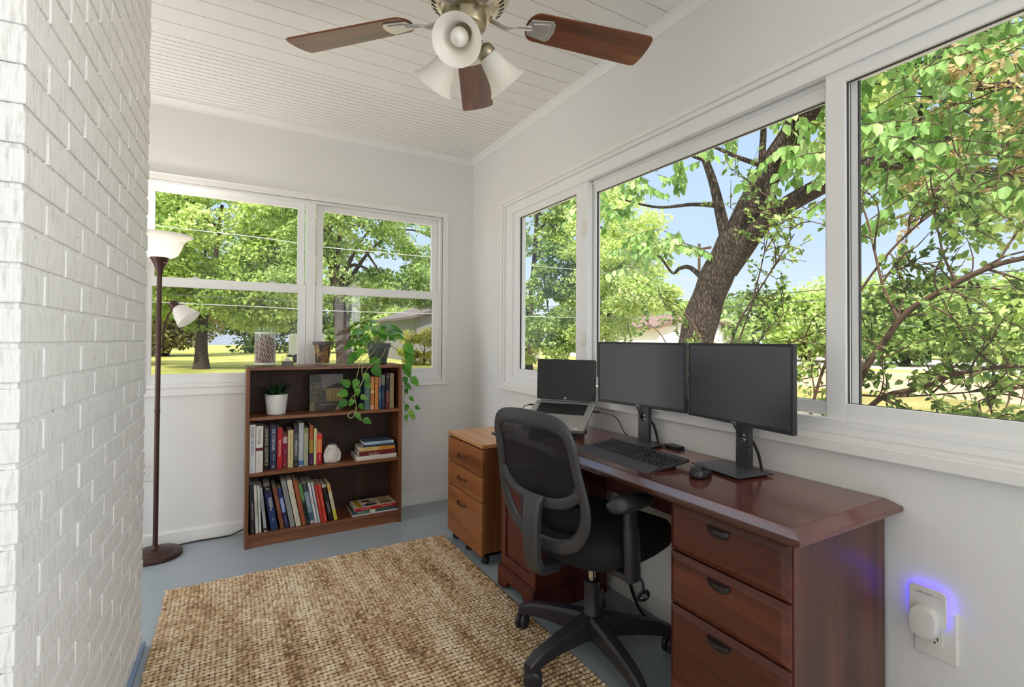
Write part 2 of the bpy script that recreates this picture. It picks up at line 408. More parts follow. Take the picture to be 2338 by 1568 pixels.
# unseen window added behind the camera to let fill light in
def plain_win(name, y0, y1, z0, z1, axis):
    wnd = tag(empty(name), kind='structure')
    bm = NB()
    if axis == 'x':
        frame_rect_x(bm, y0, y1, z0, z1, .05, XR+.0, XR+.1); m = (y0+y1)/2; box(bm, XR, XR+.08, m-.03, m+.03, z0+.05, z1-.05)
    else:
        frame_rect_y(bm, y0, y1, z0, z1, .05, Y0-.1, Y0-.0) if axis == 'f' else frame_rect_y(bm, y0, y1, z0, z1, .05, YB, YB+.1)
    obj('window_frame', bm, VINYL, wnd)
    bm = NB()
    if axis == 'x': box(bm, XR+.05, XR+.054, y0+.05, y1-.05, z0+.05, z1-.05)
    elif axis == 'f': box(bm, y0+.05, y1-.05, Y0-.06, Y0-.056, z0+.05, z1-.05)
    else: box(bm, y0+.05, y1-.05, YB+.05, YB+.054, z0+.05, z1-.05)
    obj('pane', bm, GLASS, wnd)
plain_win('added_window', -2.4, -.25, RWZ0, RWZ1, 'x')

# glazed door added out of view in the alcove, for fill light
dr = tag(empty('added_door'), kind='structure')
bm = NB()
for a_, b_, c_, d_ in ((2.46, 2.58, 0, 2.08), (3.30, 3.42, 0, 2.08), (2.58, 3.30, 1.96, 2.08), (2.58, 3.30, 0, .20)): box(bm, XL-.06, XL-.02, a_, b_, c_, d_)
obj('door_leaf', bm, VINYL, dr)
bm = NB(); box(bm, XL-.043, XL-.039, 2.58, 3.30, .20, 1.96); obj('pane', bm, GLASS, dr)
bm = NB(); tube(bm, [(XL-.02, 2.52, 1.0), (XL+.04, 2.52, 1.0), (XL+.04, 2.62, 1.0)], .009, 8); obj('door_handle', bm, METAL, dr, smooth=True)
fill_lamp('fill_lamp_door', (XL-.35, 2.94, 1.1), (0, math.radians(-90), 0), 1.9, .95, FILL_DOOR)  # added fill lamp shining in through the unseen door
# ---- painted brick pier (real bricks over a mortar core)
BRK, t, b = nt('painted_brick'); L = t.links
tc = N(t, 'ShaderNodeTexCoord'); mp = N(t, 'ShaderNodeMapping'); mp.inputs['Scale'].default_value = (26, 26, 3.5); L.new(tc.outputs['Object'], mp.inputs['Vector'])
n1 = N(t, 'ShaderNodeTexNoise', Scale=5.0, Detail=6.0, Roughness=.7); L.new(mp.outputs[0], n1.inputs['Vector'])
n3 = N(t, 'ShaderNodeTexNoise', Scale=3.0, Detail=3.0); L.new(tc.outputs['Object'], n3.inputs['Vector'])
rp = N(t, 'ShaderNodeValToRGB'); rp.color_ramp.elements[0].position = .25; rp.color_ramp.elements[0].color = lin('C4C1BC'); rp.color_ramp.elements[1].position = .5; rp.color_ramp.elements[1].color = lin('EFEFEE')
sp_ = N(t, 'ShaderNodeTexNoise', Scale=38.0, Detail=2.0); L.new(tc.outputs['Object'], sp_.inputs['Vector'])
pit_ = N(t, 'ShaderNodeValToRGB'); pit_.color_ramp.elements[0].position = .215; pit_.color_ramp.elements[0].color = lin('6F675E'); pit_.color_ramp.elements[1].position = .25; pit_.color_ramp.elements[1].color = (1, 1, 1, 1)
L.new(sp_.outputs['Fac'], pit_.inputs['Fac'])
mm = N(t, 'ShaderNodeMix', data_type='RGBA', blend_type='MULTIPLY'); mm.inputs[0].default_value = 1.0
L.new(n1.outputs['Fac'], rp.inputs['Fac']); L.new(rp.outputs[0], mm.inputs[6]); L.new(pit_.outputs[0], mm.inputs[7]); L.new(mm.outputs[2], b.inputs['Base Color']); b.inputs['Roughness'].default_value = .62
bp = N(t, 'ShaderNodeBump', Strength=.8, Distance=.003); L.new(n1.outputs['Fac'], bp.inputs['Height']); L.new(bp.outputs['Normal'], b.inputs['Normal'])
bm = NB()
pa, pb = Vector((-.322, 1.189, 0)), Vector((-.288, 2.415, 0))      # visible side face, near and far corner
dirv = (pb-pa).normalized(); Lw = (pb-pa).length
ang = math.atan2(dirv.y, dirv.x)
Mp = T(*pa) @ RZ(ang)      # local +x along the face, local +y into the pier
DEP = 1.35
box(bm, .005, Lw-.005, .0045, DEP-.005, 0, ZC-.001, 0, Mp)
ch, bl, mj = .0709, .2445, .010
rr = random.Random(3)
def brick(x0, x1, y0, y1, z0, M):
    if x1-x0 < .02: return
    j = rr.uniform(-.0012, .0012)
    box(bm, x0, x1, y0+j, y1, z0, z0+ch-mj, 0, M)
k = 0
while k*ch < ZC-.02:
    z0 = k*ch+.004; off = 0 if k % 2 else bl/2
    x = off-bl
    while x < Lw:
        a, c = max(x, 0), min(x+bl-mj, Lw)
        if c-a > .02: brick(a, c, 0, .1, z0, Mp)
        x += bl
    # front face of the pier (towards the camera side) and far end
    for Mf, LL in ((Mp @ T(0, DEP, 0) @ RZ(-PI/2), DEP), (Mp @ T(Lw, 0, 0) @ RZ(PI/2), DEP)):
        x = (bl/2 if k % 2 else 0)-bl
        while x < LL:
            a, c = max(x, .012), min(x+bl-mj, LL-.012)
            if c-a > .02: brick(a, c, 0, .1, z0, Mf)
            x += bl
    k += 1
struct('wall_brick', bm, BRK, bevel=.003, seg=2)
bm = NB(); box(bm, -.01, Lw+.01, -.013, .004, 0, .022, 0, Mp); struct('baseboard_left', bm, mat('blue_grey_paint', '7D93B5', .4), bevel=.003)

# ------------------------------------------------------------------ outdoors
GZ = -.55
def ground(name, c0, c1, sc=.35, rough=.95):
    m, t, b = nt(name); L = t.links
    g = N(t, 'ShaderNodeNewGeometry'); n1 = N(t, 'ShaderNodeTexNoise', Scale=sc, Detail=7.0, Roughness=.65); L.new(g.outputs['Position'], n1.inputs['Vector'])
    rp = N(t, 'ShaderNodeValToRGB'); rp.color_ramp.elements[0].position = .36; rp.color_ramp.elements[0].color = lin(c0); rp.color_ramp.elements[1].position = .66; rp.color_ramp.elements[1].color = lin(c1)
    L.new(n1.outputs['Fac'], rp.inputs['Fac']); L.new(rp.outputs[0], b.inputs['Base Color']); b.inputs['Roughness'].default_value = rough; b.inputs['Specular IOR Level'].default_value = .1
    return m
GRASS = ground('lawn_grass', '989C4E', 'CBC876'); BOUNCE = ground('neutral_bounce', '9A8E7C', 'B5AA98', .6); ROADM = ground('pale_road', 'AEA498', 'C6BEB2', .5); TANM = ground('tan_gravel', 'A88C70', 'C2A88A', .45); DRYG = ground('dry_grass', '7C7844', 'A0945F', .5)
def gslab(name, m, x0, x1, y0, y1, z1, th=.1):
    bm = NB(); box(bm, x0, x1, y0, y1, z1-th, z1); o = obj(name, bm, m); o['kind'] = 'structure'; return o
gslab('lawn', GRASS, -60, 120, -60, 150, GZ, .3)
gslab('bounce_ground', BOUNCE, -20, 15, -30, 24, GZ+.02)  # unseen neutral slab put in so bounced light carries no green
gslab('dry_verge', DRYG, 15, 19.5, -30, 32, GZ+.02)
gslab('gravel_drive', TANM, 19.5, 34, -30, 32, GZ+.02)
gslab('street', ROADM, 37, 62, -40, 60, GZ+.02)
bm = NB(); box(bm, XL-.5, XR+.45, Y0-.5, YB+.45, ZC+.13, ZC+.20); struct('roof', bm, mat('roof_underside', 'B9B4AC', .8))

def leaf_mesh(name, P, D, Nn, Lf, Wf, m, parent, fold=.25):
    """two folded quads per leaf"""
    P, D, Nn = (np.asarray(a, float) for a in (P, D, Nn)); n = len(P)
    D /= np.linalg.norm(D, axis=1)[:, None]+1e-9; S = np.cross(D, Nn); S /= np.linalg.norm(S, axis=1)[:, None]+1e-9; U = np.cross(S, D)
    Lf = np.broadcast_to(Lf, n)[:, None]; Wf = np.broadcast_to(Wf, n)[:, None]
    v = np.stack([P, P+D*Lf*.33+S*Wf*.5+U*Wf*fold, P+D*Lf*.7+S*Wf*.36+U*Wf*fold*.6, P+D*Lf, P+D*Lf*.7-S*Wf*.36+U*Wf*fold*.6, P+D*Lf*.33-S*Wf*.5+U*Wf*fold], 1)
    b = (np.arange(n)*6)[:, None]; f = np.stack([b+np.array([0, 1, 2, 3]), b+np.array([0, 3, 4, 5])], 1).reshape(-1, 4)
    return np_mesh(name, v.reshape(-1, 3), f, 4, m, parent)
def rnd_dirs(rs, n):
    d = rs.normal(size=(n, 3)); return d/np.linalg.norm(d, axis=1)[:, None]
BARK, t, b = nt('bark'); L = t.links
tc = N(t, 'ShaderNodeTexCoord'); mp = N(t, 'ShaderNodeMapping'); mp.inputs['Scale'].default_value = (26, 26, 5.5); L.new(tc.outputs['Object'], mp.inputs[0])
vo = N(t, 'ShaderNodeTexVoronoi', Scale=2.2, feature='DISTANCE_TO_EDGE'); nz = N(t, 'ShaderNodeTexNoise', Scale=3.0, Detail=5.0); L.new(mp.outputs[0], nz.inputs['Vector'])
mxv = N(t, 'ShaderNodeMix', data_type='VECTOR'); mxv.inputs[0].default_value = .35; L.new(mp.outputs[0], mxv.inputs[4]); L.new(nz.outputs['Color'], mxv.inputs[5]); L.new(mxv.outputs[1], vo.inputs['Vector'])
rp = N(t, 'ShaderNodeValToRGB'); rp.color_ramp.elements[0].color = lin('2E2620'); rp.color_ramp.elements[1].position = .35; rp.color_ramp.elements[1].color = lin('74675B')
L.new(vo.outputs['Distance'], rp.inputs['Fac']); L.new(rp.outputs[0], b.inputs['Base Color']); b.inputs['Roughness'].default_value = .95; b.inputs['Specular IOR Level'].default_value = .1
bp = N(t, 'ShaderNodeBump', Strength=1.0, Distance=.03); L.new(vo.outputs['Distance'], bp.inputs['Height']); L.new(bp.outputs['Normal'], b.inputs['Normal'])
TWIG = mat('twig_bark', '54402F', .9, var=.2, vscale=20)
LM = {
 'bright': leafmat('leaf_bright', ('728C44', '9CB85E', 'C2D684', 'DEE8AE'), .45, .6, .2, .25),
 'mid': leafmat('leaf_mid', ('4E6838', '78964E', 'A2BC70', 'C8D898'), .42, .6, .2, .3),
 'dark': leafmat('leaf_dark', ('40562E', '627E44', '8CA864'), .35, .6, .2, .3),
 'olive': leafmat('leaf_olive', ('6A683E', '908C58', 'B4AC74'), .3, .6, .2, .3),
 'big': leafmat('leaf_big', ('47742C', '6C9A44', '98BE6C', 'CCDC9E'), .42, .45, .3, .7),
 'pale': leafmat('leaf_pale', ('8A8A4E', 'B5A868', 'DCC79A', 'E9CDB0'), .5, .6, .2, 1.5),
 'shrub': leafmat('leaf_shrub', ('324A26', '527034', '86A04E', 'B4C67A'), .4, .5, .3, 1.2),
}
def tree(name, label, base, trunk, crown, nclump, nleaf, lsize, m, r0=.3, group=None, seed=1, cr=(.7, 1.3), cat='tree', limbs=6):
    """trunk: list of points; crown: list of (centre, radii)"""
    rs = np.random.RandomState(seed); e = wthing(name, base, label, cat, group)
    bm = NB(); P = smooth_path([base]+trunk, 5); n = len(P); tube(bm, P, [r0*(1.25-.25*min(1, i/3))*(1-.75*i/(n-1)) for i in range(n)], 14)
    cl = []
    for c, rr_ in crown:
        k = int(nclump*(rr_[0]*rr_[2])/sum(q[1][0]*q[1][2] for q in crown))
        d = rnd_dirs(rs, k); rad = rs.uniform(.45, 1.0, k)**.6; cl.append(np.array(c)+d*rad[:, None]*np.array(rr_))
    cl = np.concatenate(cl)
    for i in range(limbs):
        a = P[int(n*(.45+.5*i/limbs))]; q = cl[rs.randint(len(cl))]; mid = (a+Vector(q))/2+Vector((0, 0, .4)); tube(bm, smooth_path([a, mid, Vector(q)], 4), [r0*.35, r0*.06], 7)
    obj('trunk', bm, BARK, e, smooth=True)
    k = len(cl); per = nleaf//k; crad = rs.uniform(cr[0], cr[1], k)
    off = rnd_dirs(rs, k*per).reshape(k, per, 3)*(rs.uniform(.15, 1, (k, per, 1))**.5)*crad[:, None, None]; off[..., 2] *= .55; off[..., 2] -= .25*(off[..., 0]**2+off[..., 1]**2)/crad[:, None]
    Pp = (cl[:, None]+off).reshape(-1, 3); nn_ = rnd_dirs(rs, len(Pp))+np.array([0, 0, 1.1]); D = rnd_dirs(rs, len(Pp)); D[:, 2] -= .5
    sz = lsize*rs.uniform(.7, 1.3, len(Pp)); leaf_mesh('foliage', Pp, D, nn_, sz, sz*.75, m, e); return e
tree('shade_tree', 'broad bright green tree on the lawn, filling the left back window', (-1.405, 33.4, GZ), [(-1.42, 33.4, 1.2), (-1.3, 33.4, 3.0), (-.9, 33.4, 5.0), (-.5, 33.4, 9.0)],
     [((.2, 33.2, 7.2), (5.4, 4, 5.6)), ((1.6, 31.5, 4.2), (2.8, 2.4, 2.6)), ((-3.4, 34, 6.8), (2.6, 3, 4.2))], 300, 52000, .22, LM['bright'], .36, seed=2)
tree('forked_tree', 'large leaning grey-trunked tree behind the right back window', (4.74, 24, GZ), [(4.62, 24, 1.0), (4.42, 24, 2.72), (4.21, 24, 3.94), (3.94, 24, 5.55), (3.79, 24, 7.6)],
     [((4.6, 24.5, 7.6), (3.4, 3, 2.8)), ((3.2, 24.5, 4.3), (1.6, 2, 1.6)), ((7.9, 25, 4.2), (1.9, 2, 1.2)), ((6.2, 25, 3.6), (1.6, 2, 1.0))], 120, 17000, .17, LM['mid'], .42, seed=3, cr=(.5, 1.0), limbs=12)
tree('corner_tree', 'green tree whose branches enter the top right of the right back window', (11.6, 27, GZ), [(11.5, 27, 3), (11.2, 27, 6), (10.8, 27, 9)],
     [((9.6, 27, 7.6), (2.3, 2.2, 1.9)), ((9.9, 27, 4.6), (1.4, 2, 1.6))], 60, 9000, .16, LM['mid'], .3, seed=4, cr=(.5, .9), limbs=8)
RB = random.Random(21)
for i, (x, y, h, rx, mm_) in enumerate([(-14, 62, 9, 6, 'olive'), (-5.5, 58, 9, 6, 'olive'), (4, 66, 10, 6, 'dark'), (13, 64, 9.5, 6, 'mid'), (22, 62, 7.0, 6, 'bright'), (16.5, 50, 4.2, 3.4, 'bright'), (-7.5, 40, 7.0, 3.0, 'olive'), (30, 66, 8, 6, 'mid')]):
    tree('background_tree', 'tree in the hazy row beyond the sunny lawn, seen through the back windows', (x, y, GZ), [(x, y, h*.4), (x+.3, y, h*.8)], [((x, y, h*.50), (rx, 3, h*.52))], 80, 8000, .46, LM[mm_], .35, 'trees beyond the lawn', 30+i, (1.2, 2.2), limbs=3)
tree('flowering_bush', 'yellow-green bush beside the grey house, low in the right back window', (11.8, 33, GZ), [(11.8, 33, .3), (11.8, 33, .8)], [((11.8, 33, .7), (2.0, 1.5, 1.25))], 36, 5200, .14, leafmat('leaf_yellow', ('6E7A2A', 'A6A83E', 'D8D26A'), .4, .6, .2, .8), .08, None, 50, (.35, .7), 'bush', 3)
# right side, mid distance
tree('feathery_tree', 'light green feathery tree left of the leaning trunk in the large window', (14.5, 17.0, GZ), [(14.3, 16.6, 1.5), (14.0, 16.0, 3.5), (13.8, 15.6, 6)],
     [((13.6, 15.8, 5.6), (1.8, 2.6, 2.0)), ((13.0, 14.3, 4.3), (1.4, 1.8, 1.2)), ((13.8, 16.8, 2.3), (1.4, 2.0, 1.4)), ((13, 13.3, 3.0), (1.2, 1.3, .7))], 170, 26000, .12, LM['bright'], .14, None, 61, (.35, .8), limbs=14)
tree('side_lawn_tree', 'dense green tree seen through the narrow left pane of the side window', (13.2, 21.4, GZ), [(13.1, 21.2, 2), (13.0, 20.6, 5), (13, 20.3, 8)],
     [((13, 19.6, 7.2), (1.8, 2.6, 1.6)), ((12.6, 17.9, 3.4), (1.2, 1.1, 3.0)), ((13, 20.2, 1.7), (1.6, 3.0, 1.6))], 110, 15000, .16, LM['mid'], .22, None, 62, (.4, .8), limbs=10)
for i, (x, y, h, ry, mm_) in enumerate([(62, 76, 8, 8, 'mid'), (64, 60, 8.5, 8, 'bright'), (66, 45, 9, 8, 'mid'), (64, 32, 9, 7, 'bright'), (63, 20, 8, 7, 'mid'), (66, 8, 9, 7, 'bright'), (60, -3, 8, 6, 'mid'), (45, 25.5, 5.6, 4.2, 'bright'), (44, 17.5, 5.0, 4.4, 'mid'), (46, 9.5, 5.8, 4.6, 'bright'), (43, 35, 4.0, 4, 'mid')]):
    tree('roadside_tree', 'rounded green tree in the row across the street, seen through the side windows', (x, y, GZ), [(x, y, h*.4), (x, y+.3, h*.8)], [((x, y, h*.52), (3, ry, h*.50))], 60, 5600, .42, LM[mm_], .3, 'trees across the street', 70+i, (1.1, 2.1), limbs=3)

# ---- the leaning tree close to the house
e = wthing('leaning_tree', (6.1, 5.35, GZ), 'big rough-barked tree leaning right close outside the large window', 'tree')
bm = NB(); P = smooth_path([(6.1, 5.35, GZ), (6.05, 5.15, .6), (6, 4.95, 1.4), (6, 4.70, 2.02), (6, 4.42, 2.52), (6, 4.18, 2.88), (5.95, 3.83, 3.36), (5.9, 3.43, 3.82), (5.85, 3.12, 4.18), (5.8, 2.6, 4.9)], 7)
n = len(P); rs = random.Random(4)
tube(bm, P, [(.285-.145*min(1, i/(n*.8)))*(1+.04*math.sin(i*.9)) for i in range(n)], 28)
tk = obj('trunk', bm, BARK, e, smooth=True)
BR = [([(6, 4.45, 2.2), (5.97, 4.2, 2.45), (5.95, 3.95, 2.70), (5.9, 3.6, 2.87), (5.85, 3.14, 3.0), (5.8, 2.8, 3.08), (5.8, 2.44, 3.05), (5.8, 2.12, 3.02), (5.8, 1.7, 3.2)], .135, .07),
      ([(5.92, 3.68, 2.82), (5.9, 3.76, 3.05), (5.85, 3.84, 3.45), (5.8, 3.80, 3.8), (5.7, 3.7, 4.3)], .06, .03), ([(5.86, 3.84, 3.45), (5.7, 4.1, 3.62), (5.6, 4.4, 3.85)], .035, .02),
      ([(6, 4.45, 2.5), (5.9, 4.5, 3.0), (5.85, 4.60, 3.5), (5.8, 4.8, 4.1)], .09, .04), ([(5.9, 4.5, 3.1), (5.8, 4.9, 3.2), (5.6, 5.4, 3.25), (5.4, 6.0, 3.5)], .035, .012),
      ([(6, 4.75, 2.0), (5.85, 4.95, 2.28), (5.8, 5.12, 2.30), (5.75, 5.22, 2.24), (5.7, 5.42, 2.5), (5.65, 5.6, 2.62)], .04, .008), ([(5.85, 4.7, 3.8), (5.6, 5.3, 4.1), (5.4, 6.1, 4.0)], .04, .012),
      ([(5.8, 2.8, 3.1), (5.2, 2.5, 3.5), (4.8, 2.1, 3.7), (4.4, 1.6, 3.6)], .04, .012), ([(5.8, 2.3, 3.05), (5.2, 1.9, 3.3), (4.8, 1.4, 3.1), (4.5, 1.0, 2.9)], .04, .012), ([(5.8, 2.6, 4.9), (5.1, 2.1, 4.6), (4.6, 1.5, 4.2), (4.3, 1.0, 3.9)], .06, .015),
      ([(5.6, 3.3, 4.2), (5.2, 3.6, 4.0), (5.0, 4.0, 3.9)], .03, .012)]
for pts, a, c in BR:
    bm = NB(); P = smooth_path(pts, 6); tube(bm, P, [a, c], 12); obj('branch', bm, BARK, e, smooth=True)
rs = np.random.RandomState(9); LP, LD, LN, LL = [], [], [], []
bt = NB()
def spray(c, n, L_=.13, droop=.9, length=.55):
    a = rs.uniform(0, 2*PI); d = np.array([math.cos(a), math.sin(a), rs.uniform(-.5, .1)]); pts = []
    for i in range(7): s = i/6; pts.append(np.array(c)+d*length*s+np.array([0, 0, -.25*s*s*length]))
    tube(bt, [tuple(p) for p in pts], .0045, 4)
    for k in range(n):
        s = (k+1)/n; p = pts[min(5, int(s*6))]; p = p+(pts[min(6, int(s*6)+1)]-p)*(s*6-int(s*6)); sd = np.array([-d[1], d[0], 0])*(1 if k % 2 else -1)
        LP.append(p); LD.append(sd*.55+d*.35+np.array([0, 0, -droop])+rs.normal(0, .22, 3)); LN.append(rs.normal(0, .5, 3)+np.array([-.8, -.4, .6])); LL.append(L_*rs.uniform(.7, 1.2))
for (x0, x1, y0, y1, z0, z1, n_) in ((4.9, 5.8, 4.5, 6.5, 3.25, 4.0, 24), (5.0, 6, 3.0, 4.5, 3.9, 4.6, 26), (4.2, 5.6, .5, 2.7, 2.75, 4.4, 190), (4.0, 5.0, .6, 2.0, 2.1, 2.9, 46), (5.4, 5.8, 4.8, 5.7, 2.55, 2.95, 16), (5.0, 5.8, 6.0, 6.9, 3.2, 3.7, 10), (5.2, 5.7, 2.9, 3.3, 3.2, 3.6, 7), (5.4, 5.7, 5.6, 6.2, 2.3, 2.9, 8)):
    for _ in range(n_): spray((rs.uniform(x0, x1), rs.uniform(y0, y1), rs.uniform(z0, z1)), rs.randint(8, 14), .14 if y1 > 3 else .115, 1.0, rs.uniform(.35, .6))
leaf_mesh('large_leaves', LP, LD, LN, np.array(LL), np.array(LL)*.60, LM['big'], e); lt = obj('leaf_twigs', bt, TWIG, e); lt['kind'] = 'stuff'
# ---- arching shrub right under the window
def shrub(name, label, stems, leafs, L_, m, seed, base, dens=1.0, sub=.5, rleaf=.6):
    global bt
    rs_ = np.random.RandomState(seed); e = wthing(name, base, label, 'shrub'); bm = NB(); tw = NB(); P_, D_, N_, S_ = [], [], [], []
    def twig(p, d, ln, lev):
        pts = [p]; dd = d/np.linalg.norm(d)
        for i in range(6): dd = dd+rs_.normal(0, .16, 3)+np.array([0, 0, -.03]); dd /= np.linalg.norm(dd); pts.append(pts[-1]+dd*ln/6)
        tube(tw, [tuple(q) for q in pts], [.0042 if lev else .006, .0016], 4)
        for i, q in enumerate(pts[1:]):
            if rs_.rand() < rleaf*dens:
                for _ in range(3): P_.append(q+rs_.normal(0, .012, 3)); D_.append(dd+rs_.normal(0, .8, 3)); N_.append(rs_.normal(0, .5, 3)+np.array([-.4, -.2, .9])); S_.append(L_*rs_.uniform(.6, 1.25))
            if lev < 1 and rs_.rand() < sub: twig(q, dd+rs_.normal(0, .8, 3), ln*.6, lev+1)
    for pts, a, c in stems:
        P = smooth_path(pts, 6); tube(bm, P, [a, c], 9)
        for i in range(4, len(P), 1):
            if rs_.rand() < leafs:
                d = np.array(P[min(i+1, len(P)-1)]-P[i-1]); twig(np.array(P[i]), d/np.linalg.norm(d)*.5+rs_.normal(0, .6, 3)+np.array([0, 0, .15]), rs_.uniform(.2, .5), 0)
    obj('stems', bm, TWIG, e, smooth=True); tg = obj('twigs', tw, TWIG, e); tg['kind'] = 'stuff'; leaf_mesh('small_leaves', P_, D_, N_, np.array(S_), np.array(S_)*.62, m, e); return e
shrub('arching_shrub', 'shrub with dark arching branches outside the right-hand pane', [
    ([(3.2, 2.0, GZ), (3.2, 1.75, .3), (3.2, 1.50, .99), (3.2, 1.39, 1.19), (3.2, 1.265, 1.38), (3.2, 1.09, 1.50), (3.2, .94, 1.58), (3.2, .80, 1.615), (3.2, .45, 1.64)], .022, .010),
    ([(3.15, 1.9, GZ), (3.2, 1.65, .4), (3.2, 1.436, .857), (3.2, 1.2, .98), (3.2, 1.03, 1.07), (3.2, .81, 1.115), (3.25, .4, 1.15)], .018, .008),
    ([(3.2, 1.30, 1.34), (3.22, 1.38, 1.52), (3.25, 1.44, 1.75), (3.28, 1.50, 1.98), (3.3, 1.6, 2.25)], .009, .004),
    ([(3.2, 1.05, 1.52), (3.2, 1.10, 1.66), (3.22, 1.14, 1.85), (3.2, 1.18, 2.1)], .007, .003),
    ([(3.2, 1.38, .9), (3.25, 1.15, .82), (3.3, .9, .86), (3.3, .6, .84)], .008, .003),
    ([(3.3, 1.9, GZ), (3.35, 1.9, .5), (3.4, 1.75, 1.2), (3.45, 1.5, 1.7), (3.5, 1.2, 2.0), (3.5, .8, 2.15)], .012, .004),
    ([(3.3, 1.6, .9), (3.4, 1.4, .9), (3.5, 1.1, .95), (3.5, .8, 1.02)], .007, .003),
    ([(3.2, .9, 1.6), (3.3, .8, 1.85), (3.4, .65, 2.1)], .006, .003)], .42, .050, LM['shrub'], 5, (3.2, 2.0, GZ))
shrub('airy_shrub', 'airy small-leaved shrub in front of the leaning trunk', [
    ([(4.0, 3.2, GZ), (4.0, 3.1, .6), (4.0, 2.9, 1.3), (4.0, 2.6, 1.75), (4.0, 2.35, 2.1)], .014, .004), ([(4.0, 3.2, GZ), (4.05, 3.3, .6), (4.1, 3.35, 1.2), (4.1, 3.6, 1.55), (4.1, 3.9, 1.7)], .013, .004),
    ([(4.0, 3.1, .5), (4.0, 2.8, 1.0), (4.0, 2.4, 1.2), (4.0, 2.05, 1.35)], .010, .004), ([(4.1, 3.25, GZ), (4.2, 2.9, .4), (4.1, 2.6, .8), (4.1, 2.2, .95)], .010, .004),
    ([(4.1, 3.4, GZ), (4.2, 3.7, .6), (4.3, 4.0, 1.2), (4.4, 4.4, 1.45)], .010, .004), ([(4.0, 3.0, .9), (4.0, 2.75, 1.5), (4.05, 2.6, 2.2), (4.1, 2.65, 2.5)], .008, .003),
    ([(4.3, 3.5, GZ), (4.6, 4.2, .4), (4.8, 4.9, .9), (4.9, 5.5, 1.15)], .010, .004), ([(4.2, 3.5, .2), (4.5, 3.2, .9), (4.6, 3.0, 1.3), (4.7, 2.8, 1.55)], .010, .003)], .42, .05, LM['shrub'], 6, (4.0, 3.2, GZ), sub=.6)
shrub('pale_leaved_shrub', 'shrub with pale pinkish sunlit leaves high in the right-hand pane', [
    ([(5.6, -.6, GZ), (5.2, -.2, 1.2), (4.8, .3, 2.2), (4.5, .9, 2.75), (4.4, 1.3, 2.95)], .03, .006), ([(5.0, .1, 1.6), (4.7, .6, 2.1), (4.5, 1.1, 2.25), (4.4, 1.6, 2.3)], .012, .004), ([(4.9, .2, 2.0), (4.6, .7, 2.6), (4.5, 1.0, 2.9)], .012, .004)], .95, .055, LM['pale'], 8, (5.6, -.6, GZ), sub=.8)
tree('leafy_backdrop_tree', 'tall sunlit tree with fine foliage behind the arching shrub in the right-hand pane', (10.5, 1.8, GZ), [(10.4, 1.9, 2), (10.2, 2.0, 4.5), (10.0, 2.2, 7)],
     [((9.5, 2.4, 5.6), (2.0, 3.2, 1.9)), ((9.8, 1.2, 3.3), (1.6, 1.6, .9))], 110, 17000, .13, LM['bright'], .12, None, 91, (.4, .9), limbs=10)
# ---- houses, trailer, pier, pole, lines
def house(name, label, x0, x1, y0, y1, h, rh, wc, rc, axis='x', win=()):
    e = wthing(name, ((x0+x1)/2, (y0+y1)/2, GZ), label, 'building'); wm = mat(name+'_wall', wc, .8); rm = mat(name+'_roof', rc, .9, bump=.3, bscale=20)
    bm = NB(); box(bm, x0, x1, y0, y1, GZ, GZ+h)
    if axis == 'x':
        ym = (y0+y1)/2; loft(bm, [[(x, y0, GZ+h), (x, y1, GZ+h), (x, ym, GZ+h+rh)] for x in (x0+.05, x1-.05)])
    else:
        xm = (x0+x1)/2; loft(bm, [[(x0, y, GZ+h), (x1, y, GZ+h), (xm, y, GZ+h+rh)] for y in (y0+.05, y1-.05)])
    obj('house_wall', bm, wm, e); bm = NB(); q = .5
    if axis == 'x': prism_pts = [(y0-q, h-.25), ((y0+y1)/2, h+rh+.1), (y1+q, h-.25), (y1+q, h-.05), ((y0+y1)/2, h+rh+.3), (y0-q, h-.05)]; loft(bm, [[(x, y, GZ+z) for y, z in prism_pts] for x in (x0-q, x1+q)])
    else: prism_pts = [(x0-q, h-.25), ((x0+x1)/2, h+rh+.1), (x1+q, h-.25), (x1+q, h-.05), ((x0+x1)/2, h+rh+.3), (x0-q, h-.05)]; loft(bm, [[(x, y, GZ+z) for x, z in prism_pts] for y in (y0-q, y1+q)])
    obj('house_roof', bm, rm, e)
    for a in win: bm = NB(); box(bm, *a); obj('house_window', bm, mat('house_glass', '2E3338', .2), e)
    return e
house('neighbour_house', 'grey gabled house behind the trees in the right back window', 12.6, 24, 37, 48, 3.6, 1.8, '8E8C8E', '6E6460', 'y', [(14.2, 15.0, 36.96, 37.0, .6, 1.5)])
house('white_house', 'low white house with a brown roof beyond the street, above the middle monitor', 33, 43, 31.5, 47, 3.1, 1.0, 'E9E6E2', '7A6258', 'y')
house('grey_roofed_house', 'low house with a grey roof behind the narrow left pane', 24, 32, 50, 60, 1.9, 1.5, '8C8A84', '8D8C90', 'y')
e = wthing('white_trailer', (4.4, 40, GZ), 'white box trailer parked on the far lawn, left back window', 'trailer')
bm = NB(); box(bm, 3.88, 6.2, 39.2, 41.2, GZ+.55, GZ+2.1); obj('trailer_body', bm, mat('trailer_white', 'EDEDED', .5), e, bevel=.05)
for x in (4.3, 5.6): bm = NB(); cyl(bm, .33, -.12, .12, 20, T(x, 39.3, GZ+.33) @ RX(PI/2)); obj('wheel', bm, BLACKP, e)
bm = NB(); box(bm, 3.7, 6.0, 39.5, 40.9, GZ+.4, GZ+.58); obj('chassis', bm, BLACKP, e)
PBR = mat('brown_brick', '4E3A30', .9, var=.25, vscale=8)
e = wthing('brick_corner_post', (2.22, 4.42, GZ), 'dark brown brick post outside the narrow left pane', 'post')
bm = NB(); k = 0
